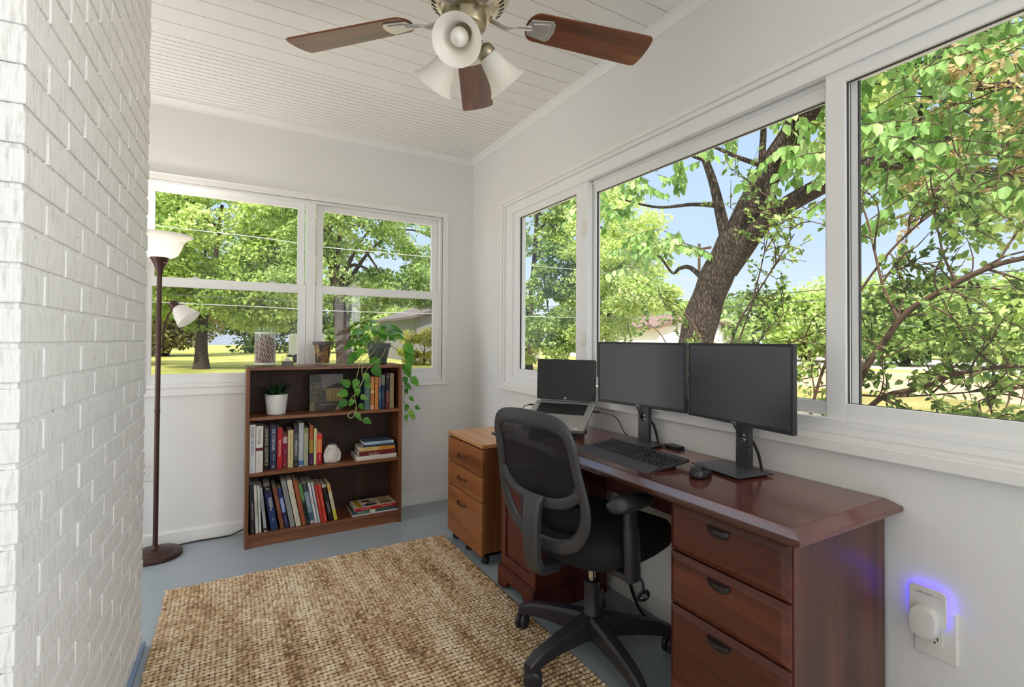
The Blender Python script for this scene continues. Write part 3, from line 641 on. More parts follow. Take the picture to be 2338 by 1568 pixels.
while GZ+k*.072 < 3.0:
    z0 = GZ+k*.072; o_ = .1 if k % 2 else 0
    for x0_, x1_ in ((2.02, 2.12+o_), (2.13+o_, 2.42)): box(bm, x0_, x1_, 4.30, 4.70, z0, z0+.062)
    k += 1
box(bm, 2.03, 2.41, 4.31, 4.69, GZ, 3.0); obj('post_bricks', bm, PBR, e)
e = wthing('utility_pole', (30, 24.7, GZ), 'thin utility pole left of the leaning trunk', 'utility pole')
bm = NB(); cyl(bm, .10, GZ, 8.4, 10, T(30, 24.7, 0)); obj('pole', bm, TWIG, e, smooth=True); bm = NB(); box(bm, 29.9, 30.1, 23.7, 25.7, 7.9, 8.05); obj('cross_arm', bm, TWIG, e)
WIRE = mat('power_wire', 'B8B8B8', .4); WIRED = mat('dark_wire', '4A4A4E', .5)
for pts, m_, r_, lab in (([(-30, 15, 4.3), (-1.6, 15, 4.0), (5.6, 15, 3.86), (40, 15, 4.2)], WIRE, .010, 'highest pale wire crossing both back windows'), ([(-30, 15, 2.3), (-1.5, 15, 2.10), (5.6, 15, 2.04), (40, 15, 2.3)], WIRE, .010, 'lowest pale wire crossing the lower back sashes'),
    ([(-30, 15, 2.5), (-1.5, 15, 2.30), (5.6, 15, 2.24), (40, 15, 2.5)], WIRED, .008, 'dark wire just above the lowest pale wire in the back windows'),
    ([(25, 60, 5.6), (25, 42, 4.6), (25, 31.4, 3.95), (25, 18, 3.7), (25, -10, 4.2)], WIRED, .022, 'upper dark wire crossing the side windows'), ([(25, 60, 4.2), (25, 42, 3.6), (25, 31.4, 3.3), (25, 18, 3.2), (25, -10, 3.6)], WIRED, .022, 'lower dark wire crossing the side windows')):
    bm = NB(); tube(bm, smooth_path(pts, 6), r_, 6); o = obj('power_line', bm, m_); tag(o, lab, 'power line')
# ------------------------------------------------------------------ desk
CH = ('3F2019', '5F3027', '784236')
CHX = wood('cherry_top', CH, 'Y', .2, .55, 1.0, coat=.5)
CHY = wood('cherry_drawer', ('3F1E15', '5C2C20', '734030'), 'Y', .33, .8, offs=3)
CHZ = wood('cherry_panel', ('3E221A', '563025', '6B4032'), 'Z', .36, .9, offs=5)
CHD = wood('cherry_left', ('3C1813', '5A251D', '6C3026'), 'Z', .33, .9, offs=9)
PEWTER = mat('dark_pewter', '4A4A4E', .35, .8)
desk = wthing('desk', (1.40, 1.43, 0), 'dark cherry wood desk with two pedestals, standing under the three-pane window', 'desk')
ZT = .768; dx0, dx1, dy0, dy1 = 1.150, 1.655, .664, 2.215
bm = NB()
def ring(i, z, ib=0): return [(dx0+i, dy0+i, z), (dx1-ib, dy0+i, z), (dx1-ib, dy1-i, z), (dx0+i, dy1-i, z)]
loft(bm, [ring(.016, ZT-.036), ring(.014, ZT-.028), ring(.001, ZT-.026), ring(0, ZT-.024), ring(0, ZT-.015), ring(.003, ZT-.012), ring(.040, ZT-.0015), ring(.043, ZT-.0015), ring(.0435, ZT)])
obj('desktop', bm, CHX, desk)
def pull(zc, yc, x, parent):
    bm = NB(); n = 14; W = .036
    rings = []
    for i in range(n+1):
        a = PI*i/n; yy = yc+W*math.cos(a); d = .026*math.sin(a)**.7
        rings.append([(x, yy, zc), (x-.020*math.sin(a)-.001, yy, zc-.001), (x-.018*math.sin(a)-.001, yy, zc-d*.55-.001), (x-.006, yy, zc-d-.001), (x, yy, zc-d-.001)])
    loft(bm, rings); return obj('drawer_pull', bm, PEWTER, parent, smooth=True, angle=50)
# right pedestal
bm = NB(); box(bm, 1.192, 1.635, .702, .722, 0, ZT-.036); obj('side_panel', bm, CHZ, desk, bevel=.001)
bm = NB(); box(bm, 1.192, 1.60, 1.060, 1.078, 0, ZT-.036); obj('side_panel', bm, CHZ, desk, bevel=.001)
bm = NB(); box(bm, 1.196, 1.215, .722, 1.060, .02, ZT-.04); box(bm, 1.60, 1.615, .722, 1.06, .02, ZT-.04); box(bm, 1.21, 1.6, .722, 1.06, .06, .075); obj('drawer_case', bm, mat('dark_case', '1B0F0C', .6), desk)
def drawer(z0, z1, y0=.706, y1=1.076, x=1.192):
    bm = NB(); b = .016
    loft(bm, [[(x, y0, z0), (x, y1, z0), (x, y1, z1), (x, y0, z1)], [(x-.010, y0, z0), (x-.010, y1, z0), (x-.010, y1, z1), (x-.010, y0, z1)],
              [(x-.019, y0+b, z0+b), (x-.019, y1-b, z0+b), (x-.019, y1-b, z1-b), (x-.019, y0+b, z1-b)],
              [(x-.020, y0+b+.002, z0+b+.002), (x-.020, y1-b-.002, z0+b+.002), (x-.020, y1-b-.002, z1-b-.002), (x-.020, y0+b+.002, z1-b-.002)]])
    d = obj('drawer', bm, CHY, desk)
    pull(z1-.022, (y0+y1)/2+.008, x-.019, d)
drawer(.587, .727); drawer(.427, .581); drawer(.085, .421)
bm = NB(); box(bm, 1.185, 1.196, .702, 1.078, 0, .08); obj('plinth', bm, CHY, desk, bevel=.001)
# left pedestal with door and scalloped plinth
ly0, ly1, lx = 1.865, 2.185, 1.210
bm = NB(); box(bm, lx, 1.60, ly0, ly0+.018, .02, ZT-.036); obj('side_panel', bm, CHD, desk)
bm = NB(); box(bm, lx, 1.60, ly1-.018, ly1, .02, ZT-.036); obj('side_panel', bm, CHD, desk)
bm = NB(); box(bm, lx+.004, 1.60, ly0+.018, ly1-.018, .07, .09); box(bm, 1.59, 1.60, ly0+.018, ly1-.018, .09, .73); obj('cabinet_box', bm, CHD, desk)
bm = NB()
fx0, fx1 = lx-.018, lx; st = .045
box(bm, fx0, fx1, ly0, ly0+st, .10, .728); box(bm, fx0, fx1, ly1-st, ly1, .10, .728)
box(bm, fx0, fx1, ly0+st, ly1-st, .10, .155); box(bm, fx0, fx1, ly0+st, ly1-st, .668, .728); box(bm, fx0+.009, fx1, ly0+st, ly1-st, .155, .668)
obj('door', bm, CHD, desk, bevel=.003)
bm = NB()
def arch(y0, y1, x0, x1, n=10):
    out = [(y0, 0), (y0, .095), (y1, .095), (y1, 0), (y1-.05, 0)]
    for i in range(1, n): 
        a = i/n; out.append((y1-.05-.04*math.sin(a*PI/2), .028*(1-math.cos(a*PI/2))+.02*a))
    out += [(y1-.11, .048), (y0+.11, .048)]
    for i in range(1, n):
        a = 1-i/n; out.append((y0+.05+.04*math.sin(a*PI/2), .028*(1-math.cos(a*PI/2))+.02*a))
    out.append((y0+.05, 0)); return out
prism(bm, [(y, z) for y, z in arch(ly0-.006, ly1+.006, 0, 0)], 0, .03, Matrix(((0, 0, 1, lx-.032), (1, 0, 0, 0), (0, 1, 0, 0), (0, 0, 0, 1))))
box(bm, lx-.028, lx, ly0-.004, ly1+.004, .095, .104)
obj('plinth', bm, CHD, desk, bevel=.0015)
bm = NB(); box(bm, lx, 1.60, ly0-.006, ly0+.018, 0, .095); obj('plinth', bm, CHD, desk)
bm = NB(); box(bm, 1.502, 1.52, 1.078, 1.865, .540, ZT-.036); obj('modesty_panel', bm, CHD, desk)

# ------------------------------------------------------------------ rolling file cabinet
OK_ = ('74431F', '925A30', 'A87142')
OAKY = wood('oak_drawer', OK_, 'Y', .38, .9, offs=1); OAKZ = wood('oak_side_shaded', ('5C381D', '774B29', '8C5E38'), 'Z', .4, .9, offs=2); OAKT = wood('oak_top', ('A8713F', 'C08A58', 'CFA06E'), 'Y', .33, .7, offs=4, coat=.2)  # side oak is darker: its shade is put into the colour
PULLM = mat('dark_bronze', '4B342C', .35, .7)
fc = wthing('file_cabinet', (1.40, 2.61, 0), 'oak finished rolling file cabinet with three drawers beside the left end of the desk', 'cabinet')
cx0, cx1, cy0, cy1 = 1.186, 1.60, 2.378, 2.852
bm = NB(); box(bm, cx0-.008, cx1+.004, cy0-.006, cy1+.006, .634, .656); obj('cabinet_top', bm, OAKT, fc, bevel=.003)
bm = NB(); box(bm, cx0+.012, cx1, cy0, cy0+.016, .055, .634); box(bm, cx0+.012, cx1, cy1-.016, cy1, .055, .634); box(bm, cx1-.016, cx1, cy0, cy1, .055, .634); box(bm, cx0+.012, cx1, cy0, cy1, .055, .07)
obj('cabinet_body', bm, OAKZ, fc, bevel=.001)
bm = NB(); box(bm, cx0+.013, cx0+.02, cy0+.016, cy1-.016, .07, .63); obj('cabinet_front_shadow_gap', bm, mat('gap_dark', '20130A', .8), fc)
for z0, z1, zh in ((.483, .626, .548), (.343, .478, .417), (.055, .338, .27)):
    bm = NB(); box(bm, cx0-.006, cx0+.012, cy0, cy1, z0, z1)
    d = obj('drawer', bm, OAKY, fc, bevel=.0022)
    bm = NB(); yc = 2.632; P = [(cx0-.004, yc-.052, zh), (cx0-.020, yc-.044, zh-.002), (cx0-.026, yc, zh-.004), (cx0-.020, yc+.044, zh-.002), (cx0-.004, yc+.052, zh)]
    tube(bm, smooth_path(P, 5), .0042, 8); 
    for s in (-1, 1): lathe(bm, [(.0065, 0), (.006, .004), (.004, .006)], 12, T(cx0-.006, yc+s*.052, zh) @ RY(-PI/2))
    obj('handle', bm, PULLM, d, smooth=True)
def caster(parent, x, y, r=.024, h=.055, rz=0, w=.012, gap=.006, mat_=None, name='caster', z0=0):
    M = T(x, y, z0) @ RZ(rz)
    bm = NB()
    for s in (-1, 1):
        lathe(bm, [(r*.35, -w/2), (r*.8, -w/2), (r*.97, -w*.3), (r, 0), (r*.97, w*.3), (r*.8, w/2), (r*.35, w/2)], 20, M @ T(.008, s*(gap/2+w/2), r) @ RX(PI/2))
    lathe(bm, [(r*.3, -gap/2-.001), (r*.3, gap/2+.001)], 12, M @ T(.008, 0, r) @ RX(PI/2))
    box(bm, -.012, .014, -gap/2-.0005, gap/2+.0005, r*.8, h-.012, 0, M); lathe(bm, [(.011, h-.014), (.013, h-.006), (.013, h)], 16, M)
    return obj(name, bm, mat_ or BLACKP, parent, smooth=True, angle=50)
for x, y, rz in ((cx0+.03, cy0+.035, .5), (cx0+.03, cy1-.035, -.6), (cx1-.035, cy0+.035, .2), (cx1-.035, cy1-.035, 1.2), (cx0+.03, 2.62, .9)):
    caster(fc, x, y, .022, .055, rz)

# ------------------------------------------------------------------ bookcase
WN = ('3A2015', '5B3523', '74482F')
WNX = wood('walnut_shelf', ('5A301B', '845030', '9C6643'), 'X', .36, .8, offs=6, coat=.1); WNZ = wood('walnut_side', ('54301D', '764829', '8C5A3C'), 'Z', .4, .8, offs=7)
WNB = wood('walnut_back', ('2C1A12', '40281D', '503528'), 'Z', .6, .5, offs=8)
bc = wthing('bookcase', (.547, 3.375, 0), 'dark walnut three-shelf bookcase under the double window', 'bookcase')
bx0, bx1, by0, by1, BT = .085, 1.008, 3.244, 3.515, 1.052
for a, b in ((bx0, bx0+.019), (bx1-.019, bx1)):
    bm = NB(); box(bm, a, b, by0, by1, 0, BT if False else BT-.0); obj('side_panel', bm, WNZ, bc, bevel=.001)
bm = NB(); box(bm, bx0+.019, bx1-.019, by0+.001, by1, BT-.021, BT-.001); obj('bookcase_top', bm, WNX, bc, bevel=.001)
SH = (.757, .431, .077)
for z in SH:
    bm = NB(); box(bm, bx0+.019, bx1-.019, by0+.004, by1-.005, z-.019, z); obj('shelf', bm, WNX, bc, bevel=.001)
bm = NB(); box(bm, bx0+.019, bx1-.019, by0+.012, by0+.028, 0, .058); obj('kick_board', bm, WNX, bc)
bm = NB(); box(bm, bx0+.019, bx1-.019, by1-.006, by1-.001, .077, BT-.021); obj('back_panel', bm, WNB, bc)

# ------------------------------------------------------------------ jute rug
JUTE, t, b = nt('jute'); L = t.links
tc = N(t, 'ShaderNodeTexCoord'); g = N(t, 'ShaderNodeNewGeometry')
n1 = N(t, 'ShaderNodeTexNoise', Scale=2.2, Detail=4.0); mp = N(t, 'ShaderNodeMapping'); mp.inputs['Scale'].default_value = (5.0, .8, 1); L.new(tc.outputs['Object'], mp.inputs['Vector']); L.new(mp.outputs[0], n1.inputs['Vector'])
n2 = N(t, 'ShaderNodeTexNoise', Scale=55.0, Detail=3.0); L.new(tc.outputs['Object'], n2.inputs['Vector'])
ad = N(t, 'ShaderNodeMath', operation='ADD'); L.new(n1.outputs['Fac'], ad.inputs[0])
m2 = N(t, 'ShaderNodeMath', operation='MULTIPLY_ADD'); m2.inputs[1].default_value = .9; m2.inputs[2].default_value = -.45; L.new(n2.outputs['Fac'], m2.inputs[0]); L.new(m2.outputs[0], ad.inputs[1])
m4 = N(t, 'ShaderNodeMath', operation='MULTIPLY_ADD'); m4.inputs[1].default_value = .22; L.new(g.outputs['Random Per Island'], m4.inputs[0]); L.new(ad.outputs[0], m4.inputs[2])
rp = N(t, 'ShaderNodeValToRGB'); e = rp.color_ramp.elements; e[0].position = .28; e[0].color = lin('83684E'); e[1].position = .8; e[1].color = lin('E6D6BA')
k = e.new(.45); k.color = lin('B89A78'); k = e.new(.6); k.color = lin('CFB592')
L.new(m4.outputs[0], rp.inputs['Fac']); L.new(rp.outputs[0], b.inputs['Base Color']); b.inputs['Roughness'].default_value = .95; b.inputs['Specular IOR Level'].default_value = .1
n4 = N(t, 'ShaderNodeTexNoise', Scale=420.0, Detail=3.0); L.new(tc.outputs['Object'], n4.inputs['Vector'])
bp = N(t, 'ShaderNodeBump', Strength=.7, Distance=.0015); L.new(n4.outputs['Fac'], bp.inputs['Height']); L.new(bp.outputs['Normal'], b.inputs['Normal'])
rug = wthing('area_rug', (.49, 1.75, 0), 'chunky woven natural jute rug on the grey painted floor', 'rug')
rx0, rx1, ry0, ry1 = -.256, 1.170, .45, 2.89
# braided knots: rows of small rounded loops, two per stitch
rs_ = np.random.RandomState(5)
px_, py_ = .0175, .0205
nx, ny = int((rx1-rx0)/px_), int((ry1-ry0)/py_)
base = []
u_, v_ = 6, 3
for j in range(v_+1):
    ph = (PI/2)*j/v_
    for i in range(u_):
        th = 2*PI*i/u_; base.append((math.cos(th)*math.cos(ph*.98), math.sin(th)*math.cos(ph*.98), math.sin(ph)))
base = np.array(base); fb = []
for j in range(v_):
    for i in range(u_): fb.append((j*u_+i, j*u_+(i+1) % u_, (j+1)*u_+(i+1) % u_, (j+1)*u_+i))
fb = np.array(fb)
IX, IY = np.meshgrid(np.arange(nx), np.arange(ny), indexing='ij'); IX = IX.ravel(); IY = IY.ravel(); K = len(IX)
cx_ = rx0+(IX+.5)*px_+rs_.normal(0, .0012, K); cy_ = ry0+(IY+.5)*py_+rs_.normal(0, .0010, K)+.0015*np.sin(IX*.7)
cx_ += .004*np.sin(cy_*5.3)
ang_ = np.where((IY % 2) == 0, .30, .45)+rs_.normal(0, .15, K)
sx_ = .0118*rs_.uniform(.85, 1.15, K); sy_ = .0092*rs_.uniform(.85, 1.15, K); sz_ = .0062*rs_.uniform(.7, 1.25, K)
ca, sa = np.cos(ang_)[:, None], np.sin(ang_)[:, None]
bx_ = base[None, :, 0]*sx_[:, None]; by_ = base[None, :, 1]*sy_[:, None]
V = np.stack([cx_[:, None]+bx_*ca-by_*sa, cy_[:, None]+bx_*sa+by_*ca, .006+base[None, :, 2]*sz_[:, None]], -1).reshape(-1, 3)
Fc = (fb[None]+(np.arange(K)*len(base))[:, None, None]).reshape(-1, 4)
np_mesh('braided_weave', V, Fc, 4, JUTE, rug, smooth=True)
bm = NB(); box(bm, rx0+.006, rx1-.006, ry0+.006, ry1-.006, .001, .0065); obj('rug_base', bm, mat('jute_shadow', '6E5236', .95), rug)
# ------------------------------------------------------------------ office chair
CHF = mat('seat_fabric', '131317', .9, bump=.5, bscale=600, bdist=.001)
CHP = mat('chair_plastic', '3A3A3E', .38, bump=.12, bscale=700, bdist=.0002)
CHB = mat('chair_base_plastic', '2B2B31', .38, bump=.15, bscale=700, bdist=.0002)
CHROME = mat('chrome', 'D8D8D8', .12, 1.0)
MESHF, t, b = nt('chair_mesh'); L = t.links
out = [n for n in t.nodes if n.type == 'OUTPUT_MATERIAL'][0]
b.inputs['Base Color'].default_value = lin('2A2A33'); b.inputs['Roughness'].default_value = .7
tc = N(t, 'ShaderNodeTexCoord'); vo = N(t, 'ShaderNodeTexVoronoi', Scale=420.0); L.new(tc.outputs['Object'], vo.inputs['Vector'])
rp = N(t, 'ShaderNodeValToRGB'); rp.color_ramp.elements[0].position = .05; rp.color_ramp.elements[0].color = (.75, .75, .75, 1); rp.color_ramp.elements[1].position = .4; rp.color_ramp.elements[1].color = (.06, .06, .06, 1)
L.new(vo.outputs['Distance'], rp.inputs['Fac']); tr = N(t, 'ShaderNodeBsdfTransparent'); mx = N(t, 'ShaderNodeMixShader')
L.new(rp.outputs[0], mx.inputs[0]); L.new(b.outputs[0], mx.inputs[1]); L.new(tr.outputs[0], mx.inputs[2]); L.new(mx.outputs[0], out.inputs['Surface'])

chair = empty('office_chair', (1.235, 1.522, .004), math.radians(10), 'black mesh-back office chair on five casters, pulled up to the desk', 'chair')
bm = NB()
for k in range(5):
    a = math.radians(35+72*k); M = RZ(a) @ Matrix.Diagonal((1.07, 1, 1, 1))
    secs = [(.0, .082, .160, .038), (.035, .080, .159, .036), (.09, .082, .151, .031), (.17, .082, .138, .027), (.245, .074, .122, .024), (.285, .064, .106, .023), (.308, .060, .090, .019)]
    rings = []
    for r, z0, z1, hw in secs:
        q = .35*hw
        rings.append([M @ Vector(p) for p in ((r, -hw, z0), (r, -hw*.95, z1-q), (r, -hw*.6, z1), (r, hw*.6, z1), (r, hw*.95, z1-q), (r, hw, z0))])
    loft(bm, rings)
obj('star_base', bm, CHB, chair, smooth=True, angle=35, bevel=.002)
bm = NB(); lathe(bm, [(.020, .062), (.024, .066), (.026, .09), (.036, .10), (.037, .155), (.030, .165), (.029, .262), (.031, .264), (.031, .285), (.026, .287)], 28)
obj('gas_lift_cover', bm, CHB, chair, smooth=True)
bm = NB(); cyl(bm, .014, .28, .40, 20); obj('gas_lift', bm, CHROME, chair, smooth=True)
for k in range(5):
    a = math.radians(35+72*k); caster(chair, .314*math.cos(a), .314*math.sin(a), .034, .066, a+1.0+k*.7, .020, .004, CHB)
bm = NB(); prism(bm, rrect(.20, .14, .02), .385, .425); box(bm, -.30, -.06, -.03, .03, .398, .422); obj('tilt_mechanism', bm, CHB, chair, bevel=.004)
# seat cushion: superellipse slab with waterfall front
def superring(hx, hy, z, cx=0, n=44, p=3.2, dz=None):
    out = []
    for i in range(n):
        a = 2*PI*i/n; c, s = math.cos(a), math.sin(a)
        x = cx+hx*math.copysign(abs(c)**(2/p), c); y = hy*math.copysign(abs(s)**(2/p), s)
        out.append((x, y, z+(dz(x, y) if dz else 0)))
    return out
dzf = lambda x, y: -.018*max(0, (x-.12)/.14)**2+.010*(abs(y)/.24)**2
bm = NB()
loft(bm, [superring(.12, .12, .418, .03), superring(.225, .215, .420, .03), superring(.255, .238, .434, .03, dz=dzf), superring(.266, .246, .460, .03, dz=dzf), superring(.265, .245, .496, .03, dz=dzf), superring(.250, .230, .520, .03, dz=dzf), superring(.20, .19, .528, .03, dz=dzf), superring(.09, .09, .522, .03)])
obj('seat', bm, CHF, chair, smooth=True, angle=80)
# back: frame ring following a curved surface
def bpt(y, z, d=0):
    tt = max(0, (z-.53)/.42)
    return Vector((-.262-.085*tt**1.15+.28*y*y/ .2*.2*(1)+d, y, z))
half = [(0, .950), (.07, .948), (.128, .941), (.166, .922), (.186, .885), (.191, .83), (.196, .77), (.205, .71), (.208, .66), (.198, .61), (.174, .563), (.134, .525), (.07, .504), (0, .500)]
full = half+[(-y, z) for y, z in half[-2:0:-1]]
n = len(full); P = [Vector(bpt(y, z)) for y, z in full]
pc = smooth_path(P+[P[0]], 4)[:-1]
bm = NB(); rings = []
m = len(pc)
for i, p in enumerate(pc):
    d = (pc[(i+1) % m]-pc[i-1]).normalized(); u = Vector((1, 0, 0)); u = (u-d*u.dot(d)).normalized(); w_ = d.cross(u)
    z = p.z; hw = .0205+.008*max(0, (z-.90)/.05)+.004*max(0, (.66-z)/.12)
    ring_ = []
    for k in range(10):
        a = 2*PI*k/10; ring_.append(p+u*math.cos(a)*.011+w_*math.sin(a)*hw)
    rings.append(ring_)
rings.append(rings[0]); loft(bm, rings, cap=False); bmesh.ops.remove_doubles(bm, verts=bm.verts, dist=1e-5)
obj('back_frame', bm, CHP, chair, smooth=True, angle=70)
bm = NB()   # U-shaped cross bar
tube(bm, smooth_path([bpt(-.195, .735), bpt(-.175, .700), bpt(-.12, .668, -.004), bpt(-.05, .655, -.006), bpt(.05, .655, -.006), bpt(.12, .668, -.004), bpt(.175, .700), bpt(.195, .735)], 5), .020, 10, flat=.5, up=(1, 0, 0))
obj('back_cross_bar', bm, CHP, chair, smooth=True, angle=70)
bm = NB()   # spine
S = [(-.298, .672, .046), (-.312, .655, .042), (-.318, .60, .037), (-.320, .54, .035), (-.317, .47, .035), (-.300, .425, .031), (-.275, .405, .030), (-.20, .400, .028)]
rings = []
for i, (x, z, hw) in enumerate(S):
    a = Vector((S[min(i+1, 7)][0]-S[max(i-1, 0)][0], 0, S[min(i+1, 7)][1]-S[max(i-1, 0)][1])).normalized(); nn = Vector((-a.z, 0, a.x)); th = .016
    o_ = Vector((x, 0, z)); rings.append([o_+Vector((0, s*hw*f, 0))+nn*(th*g_) for s, f, g_ in ((-1, 1, -.3), (-1, .8, -1), (1, .8, -1), (1, 1, -.3), (1, .9, 1), (-1, .9, 1))])
loft(bm, rings); obj('back_spine', bm, CHP, chair, smooth=True, angle=40, bevel=.002)
def grid_surface(bm, f, nu, nv):
    vs = [[bm.verts.new(f(i/nu, j/nv)) for j in range(nv+1)] for i in range(nu+1)]
    for i in range(nu):
        for j in range(nv): bm.faces.new((vs[i][j], vs[i+1][j], vs[i+1][j+1], vs[i][j+1]))
def hwid(z):
    pts = sorted([(zz, yy) for yy, zz in half if yy > .0], key=lambda q: q[0])
    for (z0, y0), (z1, y1) in zip(pts, pts[1:]):
        if z0 <= z <= z1: return y0+(y1-y0)*(z-z0)/(z1-z0)
    return pts[0][1] if z < pts[0][0] else pts[-1][1]
bm = NB()
def fm(u, v):
    s = (u-.5)*2; zb = .662+.075*abs(s)**2.2; zt = .937-.05*abs(s)**6; z = zb+(zt-zb)*v
    return bpt(s*(hwid(z)-.004), z, .004)
grid_surface(bm, fm, 30, 24); bmesh.ops.solidify(bm, geom=bm.faces, thickness=.0012); obj('back_mesh', bm, MESHF, chair, smooth=True)
bm = NB()   # lumbar cushion seen through the lower opening, and its curved carrier
def fl(u, v):
    s = (u-.5)*2; z = .535+.095*v; return Vector((-.225-.03*math.sin(PI*v)+.05*s*s, s*.15, z))
grid_surface(bm, fl, 20, 8); bmesh.ops.solidify(bm, geom=bm.faces, thickness=.018); obj('lumbar_cushion', bm, mat('lumbar_fabric', '23232B', .85, bump=.5, bscale=500), chair, smooth=True)
bm = NB(); tube(bm, smooth_path([(-.235, -.15, .69), (-.27, -.08, .705), (-.28, 0, .70), (-.27, .08, .705), (-.235, .15, .69)], 6), .010, 8, flat=.5, up=(1, 0, 0)); obj('lumbar_support', bm, CHP, chair, smooth=True)
# arms
for s in (-1, 1):
    bm = NB(); rings = []
    for x, z, a_, b_ in ((-.095, .41, .036, .020), (-.10, .50, .037, .021), (-.105, .575, .036, .021), (-.108, .585, .031, .017), (-.112, .668, .030, .017)):
        rings.append([(x+a_*math.cos(2*PI*k/16), s*.262+b_*math.sin(2*PI*k/16), z) for k in range(16)])
    loft(bm, rings); box(bm, -.12, -.07, min(s*.262, s*.12), max(s*.262, s*.12), .408, .43)
    ap = obj('armrest_post', bm, CHB, chair, smooth=True, angle=50)
    bm = NB(); loft(bm, [superring(.100, .035, .660, -.115, 28, 2.6), superring(.104, .044, .667, -.115, 28, 2.6), superring(.106, .046, .684, -.115, 28, 2.6, lambda x, y: -.006*abs(x+.115)/.11), superring(.094, .038, .695, -.115, 28, 2.6, lambda x, y: -.010*abs(x+.115)/.11), superring(.05, .018, .698, -.115, 28, 2.6)])
    for v in bm.verts: v.co.y += s*.268
    obj('armrest_pad', bm, BLACKP, chair, smooth=True, angle=60)
bm = NB(); tube(bm, smooth_path([(.02, -.06, .40), (.03, -.14, .385), (.04, -.20, .345), (.03, -.215, .31)], 5), .005, 8); k_ = obj('height_lever', bm, CHB, chair, smooth=True)
bm = NB(); lathe(bm, [(.022, -.004), (.026, 0), (.022, .004)], 20, T(.028, -.218, .30) @ RZ(-.5) @ RX(PI/2) @ RX(.2)); kd = obj('lever_knob', bm, BLACKP, chair, smooth=True)
text_obj('knob_print', 'TILT\nSET UP', .009, mat('print_white', 'E8E8E0', .6), kd, T(.028, -.218, .30) @ RZ(-.5) @ RX(.2) @ T(0, -.0045, 0) @ RX(PI/2))
# ------------------------------------------------------------------ monitors
SCR = mat('screen_off', '42424A', .22, spec=.6)
MONP = mat('monitor_plastic', '27272B', .4, bump=.1, bscale=900, bdist=.0002)
MONB = mat('monitor_base', '3B3B41', .33, bump=.1, bscale=900, bdist=.0002)
LOGO = mat('logo_grey', 'B9BCC2', .3, .6)
CABLE = mat('black_cable', '17171A', .45)
def monitor(pl, pr, label, base_c, group=None):
    """pl, pr: front lower corners (far end, near end) of the screen; x,y"""
    pl = Vector((*pl, 0)); pr = Vector((*pr, 0)); W = (pr-pl).length; d = (pr-pl).normalized(); c = (pl+pr)/2
    rz = math.atan2(d.y, d.x)     # local +x = left-to-right as the sitter sees it, local -y faces the sitter
    e = empty('monitor', (c.x, c.y, ZT+.0005), rz, label, 'monitor', group)
    z0, z1 = .929-ZT, 1.212-ZT
    bm = NB(); box(bm, -W/2, W/2, 0, .016, z0, z1)
    loft(bm, [[(-W/2+.03, .016, z0+.03), (W/2-.03, .016, z0+.03), (W/2-.03, .016, z1-.03), (-W/2+.03, .016, z1-.03)], [(-W*.3, .034, z0+.07), (W*.3, .034, z0+.07), (W*.3, .034, z1-.07), (-W*.3, .034, z1-.07)]])
    # raised bezel
    b_ = .008
    for a in ((-W/2, -W/2+b_, z0, z1), (W/2-b_, W/2, z0, z1), (-W/2+b_, W/2-b_, z1-b_, z1), (-W/2+b_, W/2-b_, z0, z0+.013)): box(bm, a[0], a[1], -.003, .0005, a[2], a[3])
    h = obj('monitor_housing', bm, MONP, e, bevel=.0012)
    bm = NB(); box(bm, -W/2+b_, W/2-b_, -.001, .0002, z0+.013, z1-b_); obj('screen', bm, SCR, e)
    text_obj('monitor_logo', 'DELL', .0095, LOGO, h, T(0, -.0033, z0+.0062) @ RX(PI/2), .0002)
    # stand
    bx, by = base_c
    bm = NB()
    cyl(bm, .012, .18, .19, 4) if False else None
    hole = .017
    # column with a round cable hole, built from two side bars and filler pieces
    cw, ct = .028, .010; y0 = .034
    n = 24; zc = .112
    outer = [(-cw, 0.010), (cw, 0.010), (cw, .250), (-cw, .250)]
    front = []; 
    def col_face(y):
        ring_o = []; ring_i = []
        for i in range(n):
            a = 2*PI*i/n; c_, s_ = math.cos(a), math.sin(a); ring_i.append((hole*c_, y, zc+hole*s_))
            k = min(cw/max(abs(c_), 1e-6), .03/max(abs(s_), 1e-6)); ring_o.append((k*c_, y, zc+k*s_))
        return ring_o, ring_i
    fo, fi = col_face(y0); bo, bi = col_face(y0+ct*2)
    def strip(A, B):
        va = [bm.verts.new(p) for p in A]; vb = [bm.verts.new(p) for p in B]
        for i in range(n): bm.faces.new((va[i], va[(i+1) % n], vb[(i+1) % n], vb[i]))
    strip(fo, fi); strip(fi, bi); strip(bi, bo); strip(bo, fo)
    box(bm, -cw, cw, y0, y0+2*ct, .009, zc-.03); box(bm, -cw, cw, y0, y0+2*ct, zc+.03, .27)
    obj('stand_column', bm, MONB, e, smooth=False)
    bm = NB(); loft(bm, [[(-.105, -.095, .005), (.105, -.095, .005), (.105, .060, .005), (-.105, .060, .005)], [(-.108, -.098, .008), (.108, -.098, .008), (.108, .062, .008), (-.108, .062, .008)], [(-.107, -.097, .0095), (.107, -.097, .0095), (.107, .061, .0095), (-.107, .061, .0095)]])
    box(bm, -.09, .09, -.085, .05, 0, .005)
    obj('stand_base', bm, MONB, e, bevel=.001)
    bm = NB(); 
    tube(bm, smooth_path([(-.03, .02, z0+.01), (-.02, .022, z0-.015), (0, .03, zc+.006), (.01, .062, zc-.01), (.035, .068, .06), (.055, .064, .004)], 6), .0028, 7)
    tube(bm, smooth_path([(.01, .058, zc+.004), (.028, .064, zc-.02), (.046, .066, .055), (.062, .062, .004)], 6), .0026, 7)
    obj('monitor_cable', bm, CABLE, e, smooth=True)
    return e
monitor((1.530, 1.842), (1.588, 1.372), 'black computer monitor in the middle of the desk, next to the laptop', (0, 0))
